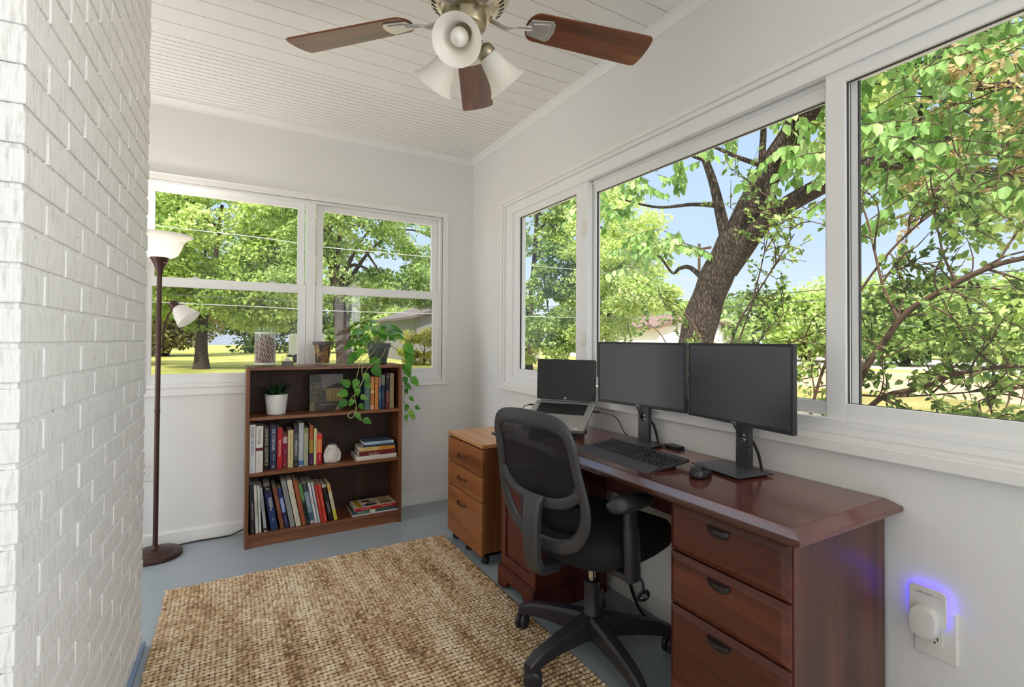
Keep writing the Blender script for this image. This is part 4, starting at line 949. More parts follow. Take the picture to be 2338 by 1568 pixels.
monitor((1.574, 1.345), (1.507, .889), 'black computer monitor at the right, nearer end of the desk', (0, 0))

# ------------------------------------------------------------------ laptop on a riser
ALU = mat('laptop_aluminium', 'A9A9A6', .38, .55, bump=.05, bscale=800, bdist=.0002)
KEYB = mat('laptop_keys', '1D1D20', .5); SCRL = mat('laptop_screen', '1B1C1F', .16, spec=.6)
hl, hr = Vector((1.391, 2.168, .91)), Vector((1.571, 1.916, .91))
dw = (hr-hl).normalized(); rz = math.atan2(dw.y, dw.x); ctr = (hl+hr)/2
lap = empty('laptop', (ctr.x, ctr.y, .91), rz, 'open silver laptop with a dark screen, raised on a riser', 'laptop')
LW, LD = .312, .232; tilt = math.radians(27)
Md = RX(tilt)      # deck: local -y towards the sitter, sloping down
bm = NB(); prism(bm, rrect(LW, LD, .012, cx=0, cy=-LD/2), -.016, 0, Md); deck = obj('laptop_body', bm, ALU, lap, bevel=.001)
bm = NB(); box(bm, -.125, .125, -.112, -.022, 0, .0006, 0, Md); kb = obj('keyboard_well', bm, mat('well', '2A2A2C', .5), lap)
bm = NB()
for r_ in range(6):
    nk = 14; z_ = -.030-.0148*r_
    for i in range(nk):
        w_ = .246/nk
        if r_ == 5 and 3 <= i <= 8:
            if i == 3: box(bm, -.123+w_*3+.001, -.123+w_*9-.001, z_-.006, z_+.006, .0006, .0022, 0, Md)
            continue
        box(bm, -.123+w_*i+.001, -.123+w_*(i+1)-.001, z_-.006, z_+.006, .0006, .0022, 0, Md)
k_ = obj('key', bm, KEYB, kb); k_['kind'] = 'stuff'; k_.name = 'key_rows'
bm = NB(); box(bm, -.05, .05, -.205, -.13, 0, .0003, 0, Md); obj('touchpad', bm, mat('touchpad', '9C9C9A', .3, .4), lap)
bm = NB(); box(bm, .105, .125, -.222, -.214, .0, .0004, 0, Md); obj('sticker', bm, mat('sticker', 'E4E4E4', .5), lap)
Ms = T(0, .004, .004) @ RX(math.radians(-3))
bm = NB(); prism(bm, rrect(LW, .208, .012, cy=.104), -.004, .004, Ms @ RX(PI/2)); lid = obj('laptop_lid', bm, mat('lid', '3A3A3B', .35, .3), lap, bevel=.0008)
bm = NB(); prism(bm, rrect(LW-.006, .200, .010, cy=.104), .004, .0048, Ms @ RX(PI/2)); obj('screen', bm, SCRL, lid)
bm = NB(); lathe(bm, [(.0001, 0), (.0055, 0), (.0055, .0003), (.0001, .0003)], 24, Ms @ T(0, -.0049, .011) @ RX(PI/2)); lg = obj('laptop_logo', bm, mat('logo_white', 'C9CED6', .3), lid)
text_obj('logo_letters', 'hp', .0075, mat('logo_ink', '1B1C1F', .3), lg, Ms @ T(0, -.0053, .0115) @ RX(PI/2), .0001)
bm = NB(); tube(bm, [(-LW*.42, 0, -.003), (LW*.42, 0, -.003)], .006, 10); obj('hinge', bm, mat('hinge_dark', '4A4A4A', .4, .4), lap, smooth=True)
bm = NB(); box(bm, -LW/2+.012, -LW/2+.03, -.03, -.024, -.0005, .001, 0, Md); obj('power_button', bm, mat('btn', '8A8A88', .3, .4), lap)
# riser
ris = empty('laptop_riser', (ctr.x, ctr.y, ZT), rz, 'silver and black tilted riser standing under the open laptop', 'laptop stand')
zr = .91-ZT
bm = NB(); M_ = T(0, 0, zr) @ Md @ T(0, 0, -.0165); 
prism(bm, rrect(.25, .222, .01, cy=-.108), -.006, -.0003, M_); prism(bm, rrect(.25, .008, .003, cy=-.224), -.006, .0003, M_); obj('riser_plate', bm, mat('riser_alu', 'C4C4C4', .3, .6), ris, bevel=.001)
bm = NB()
for s in (-1, 1): prism(bm, [(-.205, .010), (-.010, .010), (-.010, zr-.030), (-.02, zr-.030), (-.200, .024)], s*.10-.004, s*.10+.004, Matrix(((0, 0, 1, 0), (1, 0, 0, 0), (0, 1, 0, 0), (0, 0, 0, 1))))
obj('riser_side', bm, mat('riser_black', '1C1C1E', .4), ris)
bm = NB(); prism(bm, rrect(.235, .21, .01, cy=-.105), 0, .010); obj('riser_base', bm, mat('riser_base', '303033', .4), ris, bevel=.002)
# laptop leads
bm = NB(); Ml = T(ctr.x, ctr.y, .91) @ RZ(rz)
P = [Ml @ Md @ Vector((LW/2, -.060, -.008)), Ml @ Md @ Vector((LW/2+.035, -.062, -.008)), Vector((1.60, 1.80, .855)), Vector((1.628, 1.775, .79)), Vector((1.640, 1.76, ZT+.003))]
tube(bm, smooth_path(P, 7), .0022, 7); tube(bm, [P[0], P[1]], .0048, 8)
lc = obj('laptop_charging_cable', bm, CABLE, smooth=True); tag(lc, 'thin black lead plugged into the near side of the laptop', 'cable')
bm = NB()
P = [Ml @ Md @ Vector((-LW/2, -.035, -.008)), Ml @ Md @ Vector((-LW/2-.03, -.036, -.008)), Ml @ Vector((-LW/2-.07, -.02, -.045)), Ml @ Vector((-LW/2-.06, -.015, -.09)), Ml @ Vector((-LW/2-.03, .02, -.138))]
tube(bm, smooth_path(P, 7), .0022, 7); tube(bm, [P[0], P[1]], .0045, 8)
lc = obj('laptop_data_cable', bm, CABLE, smooth=True); tag(lc, 'thin black lead looping from the far side of the laptop', 'cable')

# ------------------------------------------------------------------ keyboard, mouse, small box
KB = mat('keyboard_body', '303034', .42, bump=.2, bscale=700, bdist=.0002); KK = mat('keyboard_keys', '1E1E22', .4)
kbd = empty('keyboard', (1.345, 1.438, ZT), math.radians(-90-2.5), 'black full-size keyboard with wrist rest in front of the monitors', 'keyboard')
KW, KD = .425, .205; kt = math.radians(5)
bm = NB(); Mk = T(0, 0, .006) @ RX(kt)
# local x: left-to-right for the sitter; +y towards the monitors
prof = [(-KD/2, 0), (-KD/2+.004, .006), (-KD/2+.055, .014), (-KD/2+.062, .010), (KD/2-.02, .010), (KD/2-.014, .016), (KD/2, .014), (KD/2, .002), (-KD/2+.01, -.002)]
loft(bm, [[Mk @ Vector((x, y*f, z)) for y, z in prof] for x, f in ((-KW/2, .96), (-KW/2+.012, 1), (KW/2-.012, 1), (KW/2, .96))])
kbo = obj('keyboard_body', bm, KB, kbd, bevel=.0015)
for s in (-1, 1):
    bm = NB(); box(bm, s*.15-.012, s*.15+.012, KD/2-.03, KD/2-.02, 0, .024); obj('keyboard_foot', bm, KB, kbd)
def key(cx, cy, w_, h_=.0150):
    bm = NB(); loft(bm, [[Mk @ Vector((cx+sx*w_/2, cy+sy*h_/2, .0102)) for sx, sy in ((-1, -1), (1, -1), (1, 1), (-1, 1))], [Mk @ Vector((cx+sx*(w_/2-.002), cy+.0006+sy*(h_/2-.0022), .0175)) for sx, sy in ((-1, -1), (1, -1), (1, 1), (-1, 1))]])
    return obj('key', bm, KK, kbo)
kp = .0182; x0 = -KW/2+.020
keys = []
for r_ in range(5):
    y_ = .058-.0182*r_-.006
    if r_ < 4:
        ws = [1]*13+[1.9]; 
        if r_ == 1: ws = [1.5]+[1]*12+[1.4]
        if r_ == 2: ws = [1.8]+[1]*11+[2.1]
        if r_ == 3: ws = [2.3]+[1]*10+[2.6]
    else: ws = [1.3, 1.1, 1.3, 5.8, 1.3, 1.1, 1.3, 1.7]
    x = x0
    for w_ in ws: keys.append((x+w_*kp/2, y_, w_*kp-.0022)); x += w_*kp
    if r_ < 2: 
        for i in range(3): keys.append((x0+15.3*kp+i*kp+kp/2, y_, kp-.0022))
    if r_ == 3: keys.append((x0+16.3*kp+kp/2, y_, kp-.0022))
    if r_ == 4:
        for i in range(3): keys.append((x0+15.3*kp+i*kp+kp/2, y_, kp-.0022))
    for i in range(3 if r_ in (1, 3, 4) else 4): 
        xx = x0+18.5*kp+i*kp
        if xx < KW/2-.016: keys.append((xx+kp/2, y_, kp-.0022))
for i in range(12): keys.append((x0+(1.4+i*1.12)*kp, .076, kp-.0022))
for i, k_ in enumerate(keys[:99]): key(*k_)
mse = empty('computer_mouse', (1.370, 1.122, ZT), math.radians(18), 'black wireless mouse to the right of the keyboard', 'mouse')
bm = NB(); rings = []
for z, a_, b_, cx in ((0, .047, .027, 0), (.004, .052, .031, 0), (.012, .052, .031, 0), (.020, .049, .029, -.001), (.028, .042, .025, -.003), (.034, .030, .019, -.006), (.037, .014, .009, -.008)):
    rings.append([(cx+a_*math.copysign(abs(math.cos(2*PI*k/28))**.85, math.cos(2*PI*k/28)), b_*math.copysign(abs(math.sin(2*PI*k/28))**.85, math.sin(2*PI*k/28)), z-(.007*max(0, math.cos(2*PI*k/28)) if z > .015 else 0)) for k in range(28)])
loft(bm, rings); obj('mouse_shell', bm, mat('mouse_black', '202022', .25), mse, smooth=True, angle=80)
bm = NB(); lathe(bm, [(.009, -.003), (.010, 0), (.009, .003)], 18, T(.026, 0, .0215) @ RX(PI/2)); obj('scroll_wheel', bm, BLACKP, mse, smooth=True)
bm = NB(); box(bm, -.036, .036, -.022, .022, 0, .014); o = obj('usb_hub', bm, mat('hub_black', '222226', .4), bevel=.002, loc=(1.625, 1.463, ZT), rot=(0, 0, 1.45)); tag(o, 'small flat black box lying between the two monitor stands', 'electronic box')
# cables under the desk
for P, lab in (([(1.640, 1.75, .09), (1.62, 1.70, .05), (1.60, 1.62, .008), (1.58, 1.50, .006), (1.55, 1.38, .006), (1.56, 1.25, .006)], 'black cable lying loosely on the floor beneath the desk'), ([(1.635, 1.78, .30), (1.625, 1.74, .16), (1.60, 1.64, .03), (1.60, 1.5, .007), (1.62, 1.3, .007), (1.63, 1.2, .06)], 'black cable hanging against the wall behind the chair, below the desk')):
    bm = NB(); tube(bm, smooth_path(P, 7), .004, 7); o = obj('power_cable', bm, CABLE, smooth=True); tag(o, lab, 'cable')
# ------------------------------------------------------------------ books
_mc = {}
def cm(c, rough=.45):
    if c not in _mc: _mc[c] = mat('cover_'+c, c, rough, var=.03, spec=.4)
    return _mc[c]
PAGES, t, b = nt('book_pages'); L = t.links
tc = N(t, 'ShaderNodeTexCoord'); wv = N(t, 'ShaderNodeTexNoise', Scale=900.0); L.new(tc.outputs['Object'], wv.inputs['Vector'])
rp = N(t, 'ShaderNodeValToRGB'); rp.color_ramp.elements[0].color = lin('C9C0AE'); rp.color_ramp.elements[1].color = lin('EDE6D8'); L.new(wv.outputs['Fac'], rp.inputs['Fac']); L.new(rp.outputs[0], b.inputs['Base Color']); b.inputs['Roughness'].default_value = .9
def book(w, h, d, loc, rot, bands, titles, label, group, side=None, flat=False):
    """book standing, spine towards -y; bands: [(z0,z1,colour)] fractions; titles: (text, zc frac, size, colour[, x frac])"""
    e = empty('book', loc, 0, label, 'book', group); e.rotation_euler = rot
    cols = []; [cols.append(c) for _, _, c in bands if c not in cols]
    side = side or bands[0][2]
    if side not in cols: cols.append(side)
    bm = NB(); th = min(.002, w*.14); r = min(.002, w*.12)
    for z0, z1, c in bands:
        mi = cols.index(c)
        rings = [[(0, th, z), (0, .0015, z), (r, 0, z), (w-r, 0, z), (w, .0015, z), (w, th, z)] for z in (z0*h, z1*h)]
        loft(bm, rings, mi=mi)
    si = cols.index(side)
    box(bm, 0, th*.8, th, d, 0, h, si); box(bm, w-th*.8, w, th, d, 0, h, si)
    o = obj('book_cover', bm, [cm(c) for c in cols], e)
    bm = NB(); box(bm, th*.8, w-th*.8, th, d-.003, .002, h-.003); obj('pages', bm, PAGES, e)
    for tt in titles:
        s, zc, size, c = tt[:4]; xf = tt[4] if len(tt) > 4 else .5; ml = tt[5] if len(tt) > 5 else .5
        M = Matrix(((0, 1, 0, w*xf), (0, 0, -1, -.0004), (-1, 0, 0, h*zc), (0, 0, 0, 1)))
        text_obj('spine_title', s, min(size, w*1.05), cm(c, .4), o, M, .0001, maxw=h*ml)
    return e
W_ = 'E8E8E4'
MID = [
 (.1052, .0315, .434, .283, [(0, 1, 'DFE0E3')], [('INGRID BIOARTS', .66, .022, '55585E', .5, .62), ('WILEY', .06, .007, '55585E', .5, .1)], 'tall white book with grey title, first at the left end of the middle shelf'),
 (.138, .039, .436, .271, [(0, .465, 'E1DEDA'), (.465, .53, '6B2A28'), (.53, 1, 'E4E2DD')], [('Psychology', .77, .020, '3A3A3E', .5, .38), ('A Theory', .24, .010, 'A08A55', .5, .25)], 'white book with a dark red band across its spine'),
 (.177, .034, .449, .251, [(0, 1, '1B1B1C')], [('LEARNING GENOMICS', .53, .024, 'E7E0C4', .5, .86)], 'thick black book with large cream capitals on its spine'),
 (.213, .036, .447, .257, [(0, 1, '343A5C')], [('DIE CORONAL', .67, .024, 'E6E8EF', .5, .5), ('NOVAK', .27, .011, 'C9CCDA', .55, .2), ('W', .06, .02, 'F0F0F0', .5, .1)], 'thick navy book with white capitals on the middle shelf'),
 (.252, .029, .446, .241, [(0, 1, 'C4242E')], [('RESTORATION', .5, .015, 'F1D9D2', .45, .45)], 'plain bright red book standing between the navy and maroon books'),
 (.282, .026, .447, .203, [(0, .11, '7E2430'), (.11, .72, '8A1F3D'), (.72, .92, 'D2AEB4'), (.92, 1, '7E2430')], [('CLIMB', .5, .011, 'C87F92', .5, .3), ('O', .1, .016, 'E5C07A', .5, .1)], 'short maroon book with a pale pink label near its top'),
 (.311, .030, .445, .225, [(0, 1, 'DFCF97')], [('HISTORY OF INVERTEBRATES', .55, .012, '6E6440', .5, .7), ('DK', .05, .01, '6E6440', .5, .1)], 'cream yellow book between the maroon and the charcoal books'),
 (.343, .027, .445, .249, [(0, .17, '20222C'), (.17, .8, '54585A'), (.8, 1, '3A3348')], [('INTELLIGENCE', .46, .014, 'F0F0F0', .5, .5), ('III', .06, .012, 'F4F4F4', .5, .08)], 'charcoal and purple book with white title on the middle shelf'),
 (.371, .028, .445, .262, [(0, .03, 'C7CBD0'), (.03, .13, '3F74B4'), (.13, 1, 'B4BCC1')], [('PRACTICAL STATISTICS', .6, .013, 'E8EEF0', .5, .6), ('e', .08, .014, 'EAF2FA', .5, .1)], 'pale grey book with a blue square at the foot of its spine'),
 (.401, .025, .445, .231, [(0, .86, 'B2B59A'), (.86, 1, '8E9A63')], [('FIELD NOTES', .72, .014, 'C98A4A', .5, .3), ('OF PLANTS', .35, .009, '9B8F63', .5, .3)], 'sage green and beige book on the middle shelf'),
 (.431, .022, .446, .244, [(0, .04, '2A1F36'), (.04, .30, '4A2A58'), (.30, .62, 'B6923A'), (.62, 1, 'B4552F')], [('GARDENS', .8, .010, 'D98A5C', .5, .25), ('N', .06, .012, 'E0D6E4', .5, .1)], 'book with rust, mustard and purple blocks on its spine'),
 (.457, .016, .447, .221, [(0, 1, 'E4E2A6')], [('LIVING WITH NATURE', .5, .008, '4E6B3A', .5, .75)], 'thin pale yellow book beside the orange-red book'),
 (.474, .031, .447, .186, [(0, .37, 'BE1E2E'), (.37, .8, 'E87A45'), (.8, 1, 'E2482E')], [('STORYTELLING', .62, .013, 'F6C9A0', .45, .4), ('PENGUIN', .2, .008, 'F4D0C8', .55, .2)], 'short orange and red book at the right end of the upright row'),
]
sh2 = SH[1]
for i, (x, w_, zb, h, bands, ti, lab) in enumerate(MID):
    ys_ = 3.258+min(max(zb-.434, 0)/.24, .07)*.9; f = ys_/3.258
    book(w_*f-.0005, h*f, R.uniform(.15, .18), (x*f, ys_, sh2+.0003), (0, 0, 0), bands, ti, lab, 'upright books on the middle shelf')
LOW = [
 (.1175, .0215, .074, .292, .038, [(0, 1, '2A2B30')], [('BIRDS OF THE COAST', .45, .010, 'C9C9C4', .6, .6), ('AB', .08, .010, '9C9CA0', .5, .08)], 'tall thin black book with white edges, first on the bottom shelf'),
 (.1435, .0155, .074, .285, .049, [(0, 1, 'D8D5D0')], [('GUIDEBOOK NUMBER ONE', .5, .008, '8A8784', .5, .7)], 'thin off-white book directly right of the tall black book'),
 (.1620, .0125, .076, .281, .050, [(0, 1, 'DAD8D3')], [('GUIDE TWO', .62, .007, '6E6C6A', .5, .5)], 'thinner off-white book just left of the grey softcover'),
 (.187, .017, .080, .265, .106, [(0, .03, 'C4C6C8'), (.03, .08, '22242A'), (.08, 1, 'A6A9AC')], [('CLOUD PLANETS', .65, .010, '44464C', .5, .5)], 'leaning grey softcover with a black square at its foot'),
 (.226, .037, .082, .273, .165, [(0, .45, '1E3768'), (.45, .84, '232B58'), (.84, 1, '1D1E2A')], [('ADVANCED', .62, .012, 'DDE3F2', .72, .3), ('EMERGENCIES', .58, .012, 'F0F3FA', .47, .42), ('6', .93, .02, 'E8E4D8', .5, .1), ('1991', .24, .010, 'E0E4EE', .5, .12)], 'thick leaning navy blue textbook with white lettering'),
 (.276, .023, .086, .261, .185, [(0, 1, '7C4530')], [('KITCHEN JOURNAL', .62, .010, 'C99A82', .55, .5)], 'leaning brown hardcover between the navy textbook and the blue book'),
 (.303, .021, .088, .250, .190, [(0, .4, '2C2E50'), (.4, .76, '8797CE'), (.76, 1, '2F3570')], [('ESSENTIALS', .6, .010, 'E4E8F8', .5, .35), ('READINGS', .2, .010, '7F8CC0', .5, .35)], 'leaning indigo book with a lavender panel'),
 (.331, .027, .087, .290, .195, [(0, 1, '94958F')], [('THE ANCIENT WORLD', .65, .010, '75766F', .5, .45)], 'leaning plain grey hardcover, taller than its neighbours'),
 (.363, .028, .085, .293, .197, [(0, 1, 'D8D0BC')], [('Y', .2, .016, '4A463E', .5, .1), ('poems', .7, .010, 'A8A28F', .5, .3)], 'leaning cream hardcover, tallest on the bottom shelf'),
 (.396, .024, .088, .284, .195, [(0, 1, 'A1502F')], [('BETWEEN MOUNTAINS', .68, .012, 'C98A66', .5, .5), ('ac', .06, .012, 'EBD3C0', .5, .1)], 'leaning rust brown book right of the cream hardcover'),
 (.421, .019, .089, .260, .193, [(0, .6, '1C2621'), (.6, 1, '5B8A52')], [('LIVING', .62, .013, '9AC48A', .5, .3), ('IT', .06, .010, 'DCE4DC', .5, .1)], 'leaning book with green top and black lower spine'),
 (.444, .027, .090, .260, .200, [(0, .09, 'B2ADA4'), (.09, .28, '3F5A72'), (.28, .8, '8496A4'), (.8, 1, '252C33')], [('TEXTURES', .9, .010, 'A8B4B0', .5, .16), ('LAKELAND', .55, .011, 'C3CDD4', .5, .35)], 'leaning slate blue book with a dark head band'),
 (.472, .014, .089, .261, .185, [(0, 1, 'E0DEE4')], [('SUMMER EVENINGS', .55, .007, '8A5560', .5, .6)], 'leaning thin white book directly right of the slate blue one'),
 (.489, .013, .091, .261, .180, [(0, 1, 'C3C7CB')], [('NOTEBOOK', .4, .007, '6A6E76', .5, .3)], 'leaning thin silver grey book beside the red pair'),
 (.505, .016, .093, .243, .176, [(0, 1, 'C23A2C')], [('ROADS', .6, .009, 'E89A88', .5, .3)], 'first of two leaning red books on the bottom shelf'),
 (.523, .020, .094, .243, .176, [(0, 1, 'CC3E2A')], [('COOKING AT HOME', .6, .010, 'F0A088', .5, .5), ('ABA', .1, .010, 'F4D8CC', .5, .12)], 'second of the two leaning red books, the slightly thicker one'),
 (.553, .024, .093, .237, .203, [(0, .73, '1F1614'), (.73, .93, '2A1A16'), (.93, 1, 'C4BDB6')], [('THE NIGHT WINDOWS', .38, .007, 'C9C6C0', .35, .5), ('AND OTHER STORIES', .38, .007, 'C9C6C0', .68, .5)], 'leaning black book with silver lettering near the right of the row'),
 (.584, .020, .092, .238, .208, [(0, .28, 'D8D04A'), (.28, .8, 'CFC9A4'), (.8, 1, 'CDA95E')], [('SUN', .15, .012, '6E6A20', .5, .2), ('THE ORCHARD', .5, .007, '77735A', .5, .4)], 'last leaning book, yellow and cream, at the right end of the row'),
]
for i, (x, w_, zb, h, lean, bands, ti, lab) in enumerate(LOW):
    ys_ = 3.262; bk = book(w_-.0005, h*.99, R.uniform(.17, .2) if h > .25 else .155, (x, ys_, SH[2]+.0004), (0, -lean, 0), bands, ti, lab, 'leaning books on the bottom shelf')
TOP = [
 (.764, .034, .764, .211, [(0, .97, '56736E'), (.97, 1, '7F9490')], [('Molecular Botany', .5, .011, 'A8C4B4', .6, .5), ('o', .06, .014, 'B8D4CC', .6, .1)], 'grey-green hardcover, leftmost book on the top shelf', '1D3438'),
 (.802, .024, .764, .215, [(0, .14, 'D9A588'), (.14, .5, 'B8713C'), (.5, .58, 'E3C79A'), (.58, 1, 'CC8A4A')], [('EVERYDAY', .8, .009, 'E8CBA0', .5, .25)], 'orange-brown book with pale bands on the top shelf', None),
 (.830, .023, .763, .214, [(0, 1, 'CB7F35')], [('SUNSET', .65, .009, 'DDA060', .5, .3)], 'plain orange book on the top shelf', None),
 (.859, .0135, .767, .215, [(0, .7, '3E6688'), (.7, 1, 'BC8A90')], [('CRAFTSMEN', .4, .009, 'DDE8F0', .5, .5)], 'thin pink and blue book on the top shelf', None),
 (.877, .023, .768, .225, [(0, .7, '1E2B45'), (.7, 1, '7A8C78')], [('BY THE WATERS', .42, .007, 'B9C4DC', .4, .4), ('MARCH', .12, .007, '9B8AC8', .7, .15)], 'navy book with a grey-green top label on the top shelf', None),
 (.906, .023, .767, .235, [(0, .48, '6E2630'), (.48, .8, '1D1B2A'), (.8, 1, '2A2A32')], [('52', .9, .014, 'D8D8D8', .5, .12), ('OUT OF THE DARK', .35, .009, 'E4C9C4', .5, .5)], 'black and maroon book on the top shelf', None),
 (.933, .028, .769, .234, [(0, 1, 'A3966E')], [('ENGINEERING', .72, .010, '5E5638', .5, .4), ('TEMPLES', .2, .010, '5E5638', .5, .3)], 'khaki book at the right end of the top shelf', None),
]
for x, w_, zb, h, bands, ti, lab, side in TOP:
    ys_ = 3.262+max(zb-.764, 0)*3.6; book(w_, h, .16, (x, ys_, SH[0]+.0004), (0, 0, 0), bands, ti, lab, 'upright books on the top shelf', side)
# flat stacks: book lying on its side, spine towards -y
def flat(x0, x1, z, th, y, d, bands, titles, label, group, side, rz=0):
    """rotate a standing book so its height runs along +x"""
    M = (T(x0, y, z) @ RZ(rz) @ T(0, 0, th) @ RY(PI/2))
    e = book(th, x1-x0, d, (0, 0, 0), (0, 0, 0), bands, titles, label, group, side)
    e.location = M.to_translation(); e.rotation_euler = M.to_euler(); return e
z = SH[1]+.0004; G2 = 'books stacked flat on the middle shelf'
for x0, x1, th, y, d, bands, ti, lab, side, rz in (
 (.719, .980, .027, 3.262, .19, [(0, 1, 'DDD5CC')], [('an introduction to everything', .55, .007, '7C756E', .5, .8)], 'white softcover at the bottom of the flat pile on the middle shelf', 'DDD5CC', .01),
 (.734, .972, .029, 3.266, .16, [(0, 1, '6A2220')], [('O VINTAGE', .4, .013, 'E9DCD2', .7, .45), ('THE', .45, .008, 'C98A80', .3, .2)], 'dark maroon book, second from the bottom of the pile beside the white jar', '6A2220', -.01),
 (.739, .970, .025, 3.268, .15, [(0, .5, 'D9B878'), (.5, 1, 'D39433')], [('GARDEN SCENES', .25, .008, '8E6E20', .5, .4), ('THE TEACHER', .75, .009, '8A5A10', .5, .4)], 'orange and cream book in the flat pile on the middle shelf', 'CDC4B4', .015),
 (.758, .972, .0115, 3.270, .15, [(0, 1, '23364A')], [('HOURS', .35, .005, 'AFC0CC', .5, .3)], 'thin dark blue book, second from the top of the pile', '26384A', -.02),
 (.767, .962, .019, 3.276, .14, [(0, .97, 'A9C2D6'), (.97, 1, 'D4E2EE')], [('ARCTIC TIDE', .72, .012, '1E3A66', .5, .35), ('travels', .25, .006, '5E7486', .5, .25)], 'light blue book lying on top of the pile on the middle shelf', '4C6478', .0)):
    flat(x0, x1, z, th, y, d, bands, ti, lab, G2, side, rz); z += th+.0004
z = SH[2]+.0004; G3 = 'books stacked flat on the bottom shelf'
for x0, x1, th, y, d, bands, ti, lab, side, rz in (
 (.692, .992, .010, 3.262, .215, [(0, 1, 'D4CCD8')], [('magazine', .4, .004, '8A8494', .5, .3)], 'thin white magazine at the very bottom of the bottom-shelf pile', '5A4A48', 0),
 (.692, .990, .018, 3.264, .21, [(0, .1, '33475E'), (.1, .38, '3F6B4C'), (.38, .5, 'D5DFC6'), (.5, .85, '3B5A48'), (.85, 1, '22303A')], [('WOODLAND', .2, .008, 'E4EAE0', .4, .2), ('TREES', .9, .007, 'E0E4E0', .5, .1)], 'green and navy book in the middle of the bottom-shelf pile', '4B4440', .0),
 (.712, .984, .020, 3.266, .17, [(0, 1, 'B01F28')], [('MASTERPIECES', .25, .010, 'F0C9C2', .5, .38), ('ILLUSTRATIONS', .75, .010, 'F0C9C2', .5, .36)], 'picture book with a red spine on top of the bottom-shelf pile', 'B8A888', .02)):
    e = flat(x0, x1, z, th, y, d, bands, ti, lab, G3, side, rz)
    if side == 'B8A888':   # printed cover plate: cream with pictures
        M = e.rotation_euler.to_matrix().to_4x4()
        bm = NB(); box(bm, -.0006, 0, .006, d-.002, .002, x1-x0-.002, 0)
        cells = [(.02, .05, .01, .16, 1), (.08, .15, .02, .06, 2), (.07, .12, .10, .14, 3), (.09, .14, .07, .09, 2), (.17, .25, .02, .08, 4), (.18, .24, .09, .15, 5), (.06, .10, .02, .05, 6)]
        for a, b_, c, d_, mi in cells: box(bm, -.0009, -.0006, c, d_, a, b_, mi)
        obj('cover_print', bm, [cm('D6C7AE'), cm('A88A1E'), cm('4E4E4C'), cm('6E2A24'), cm('8C6A44'), cm('BDA070'), cm('1F4FA6')], e)
    z += th+.0004

# ------------------------------------------------------------------ small plant in a ribbed white pot
def add_leaf(bm, base, d, up, Lf, Wf, curve=.3, fold=.15, n=7, tip=1.0, heart=False, mi=0):
    d = Vector(d).normalized(); up = Vector(up); side = d.cross(up)
    if side.length < 1e-4: side = d.orthogonal()
    side.normalize(); nn = side.cross(d).normalized(); base = Vector(base); rows = []
    for i in range(n+1):
        s = i/n
        if heart: wv_ = Wf*.5*(math.sin(PI*min(1, (s*.97+.03))**.62)**.9)*(1 if s < .98 else .1)
        else: wv_ = Wf*.5*(math.sin(PI*(s*.9+.08))**tip)
        if i == n: wv_ = Wf*.01
        c = base+d*(Lf*s)-nn*(curve*Lf*s*s)
        rows.append([bm.verts.new(c-side*wv_+nn*fold*wv_), bm.verts.new(c), bm.verts.new(c+side*wv_+nn*fold*wv_)])
    for a, b_ in zip(rows, rows[1:]):
        for k in range(2):
            bm.faces.new((a[k], a[k+1], b_[k+1], b_[k])).material_index = mi
SUCC = leafmat('succulent_green', ('16301A', '25482A', '3A6238'), .1, .4, vscale=20)
LGRN = leafmat('bright_leaf', ('5E8F2E', '86B545'), .3, .4)
pp = empty('potted_plant', (.250, 3.335, SH[0]+.0003), 0, 'small dark green spiky plant in a ribbed white pot on the top shelf', 'potted plant')
bm = NB(); prof = [(.045, 0), (.050, .002)]
for i in range(12): prof += [(.0515+.0011*i, .006+.0098*i), (.0530+.0011*i, .0085+.0098*i), (.0530+.0011*i, .0125+.0098*i)]
prof += [(.0655, .124), (.0625, .124), (.0600, .108), (.02, .106), (.001, .106)]
lathe(bm, prof, 40, cap1=False); obj('pot', bm, mat('white_ceramic', 'EDEDEB', .4), pp, smooth=True, angle=60)
bm = NB(); lathe(bm, [(.001, .112), (.060, .110), (.060, .106)], 24, cap0=False); obj('soil', bm, mat('soil', '2E2119', .95, bump=.8, bscale=150), pp)
bm = NB()
for i in range(64):
    a = R.uniform(0, 2*PI); el = R.uniform(.25, 1.35); r_ = R.uniform(0, .035)
    d = (math.cos(a)*math.cos(el), math.sin(a)*math.cos(el), math.sin(el))
    add_leaf(bm, (r_*math.cos(a), r_*math.sin(a), .110), d, (0, 0, 1), R.uniform(.06, .105), R.uniform(.012, .018), R.uniform(.1, .35), .25, 6, .7)
obj('plant_leaves', bm, SUCC, pp, smooth=True)
bm = NB(); add_leaf(bm, (.01, -.045, .115), (.2, -.5, .5), (0, 0, 1), .05, .017, .3, .2, 6, .8); add_leaf(bm, (-.005, -.05, .112), (-.5, -.5, .4), (0, 0, 1), .04, .012, .3, .2, 6, .8); obj('new_leaf', bm, LGRN, pp, smooth=True)

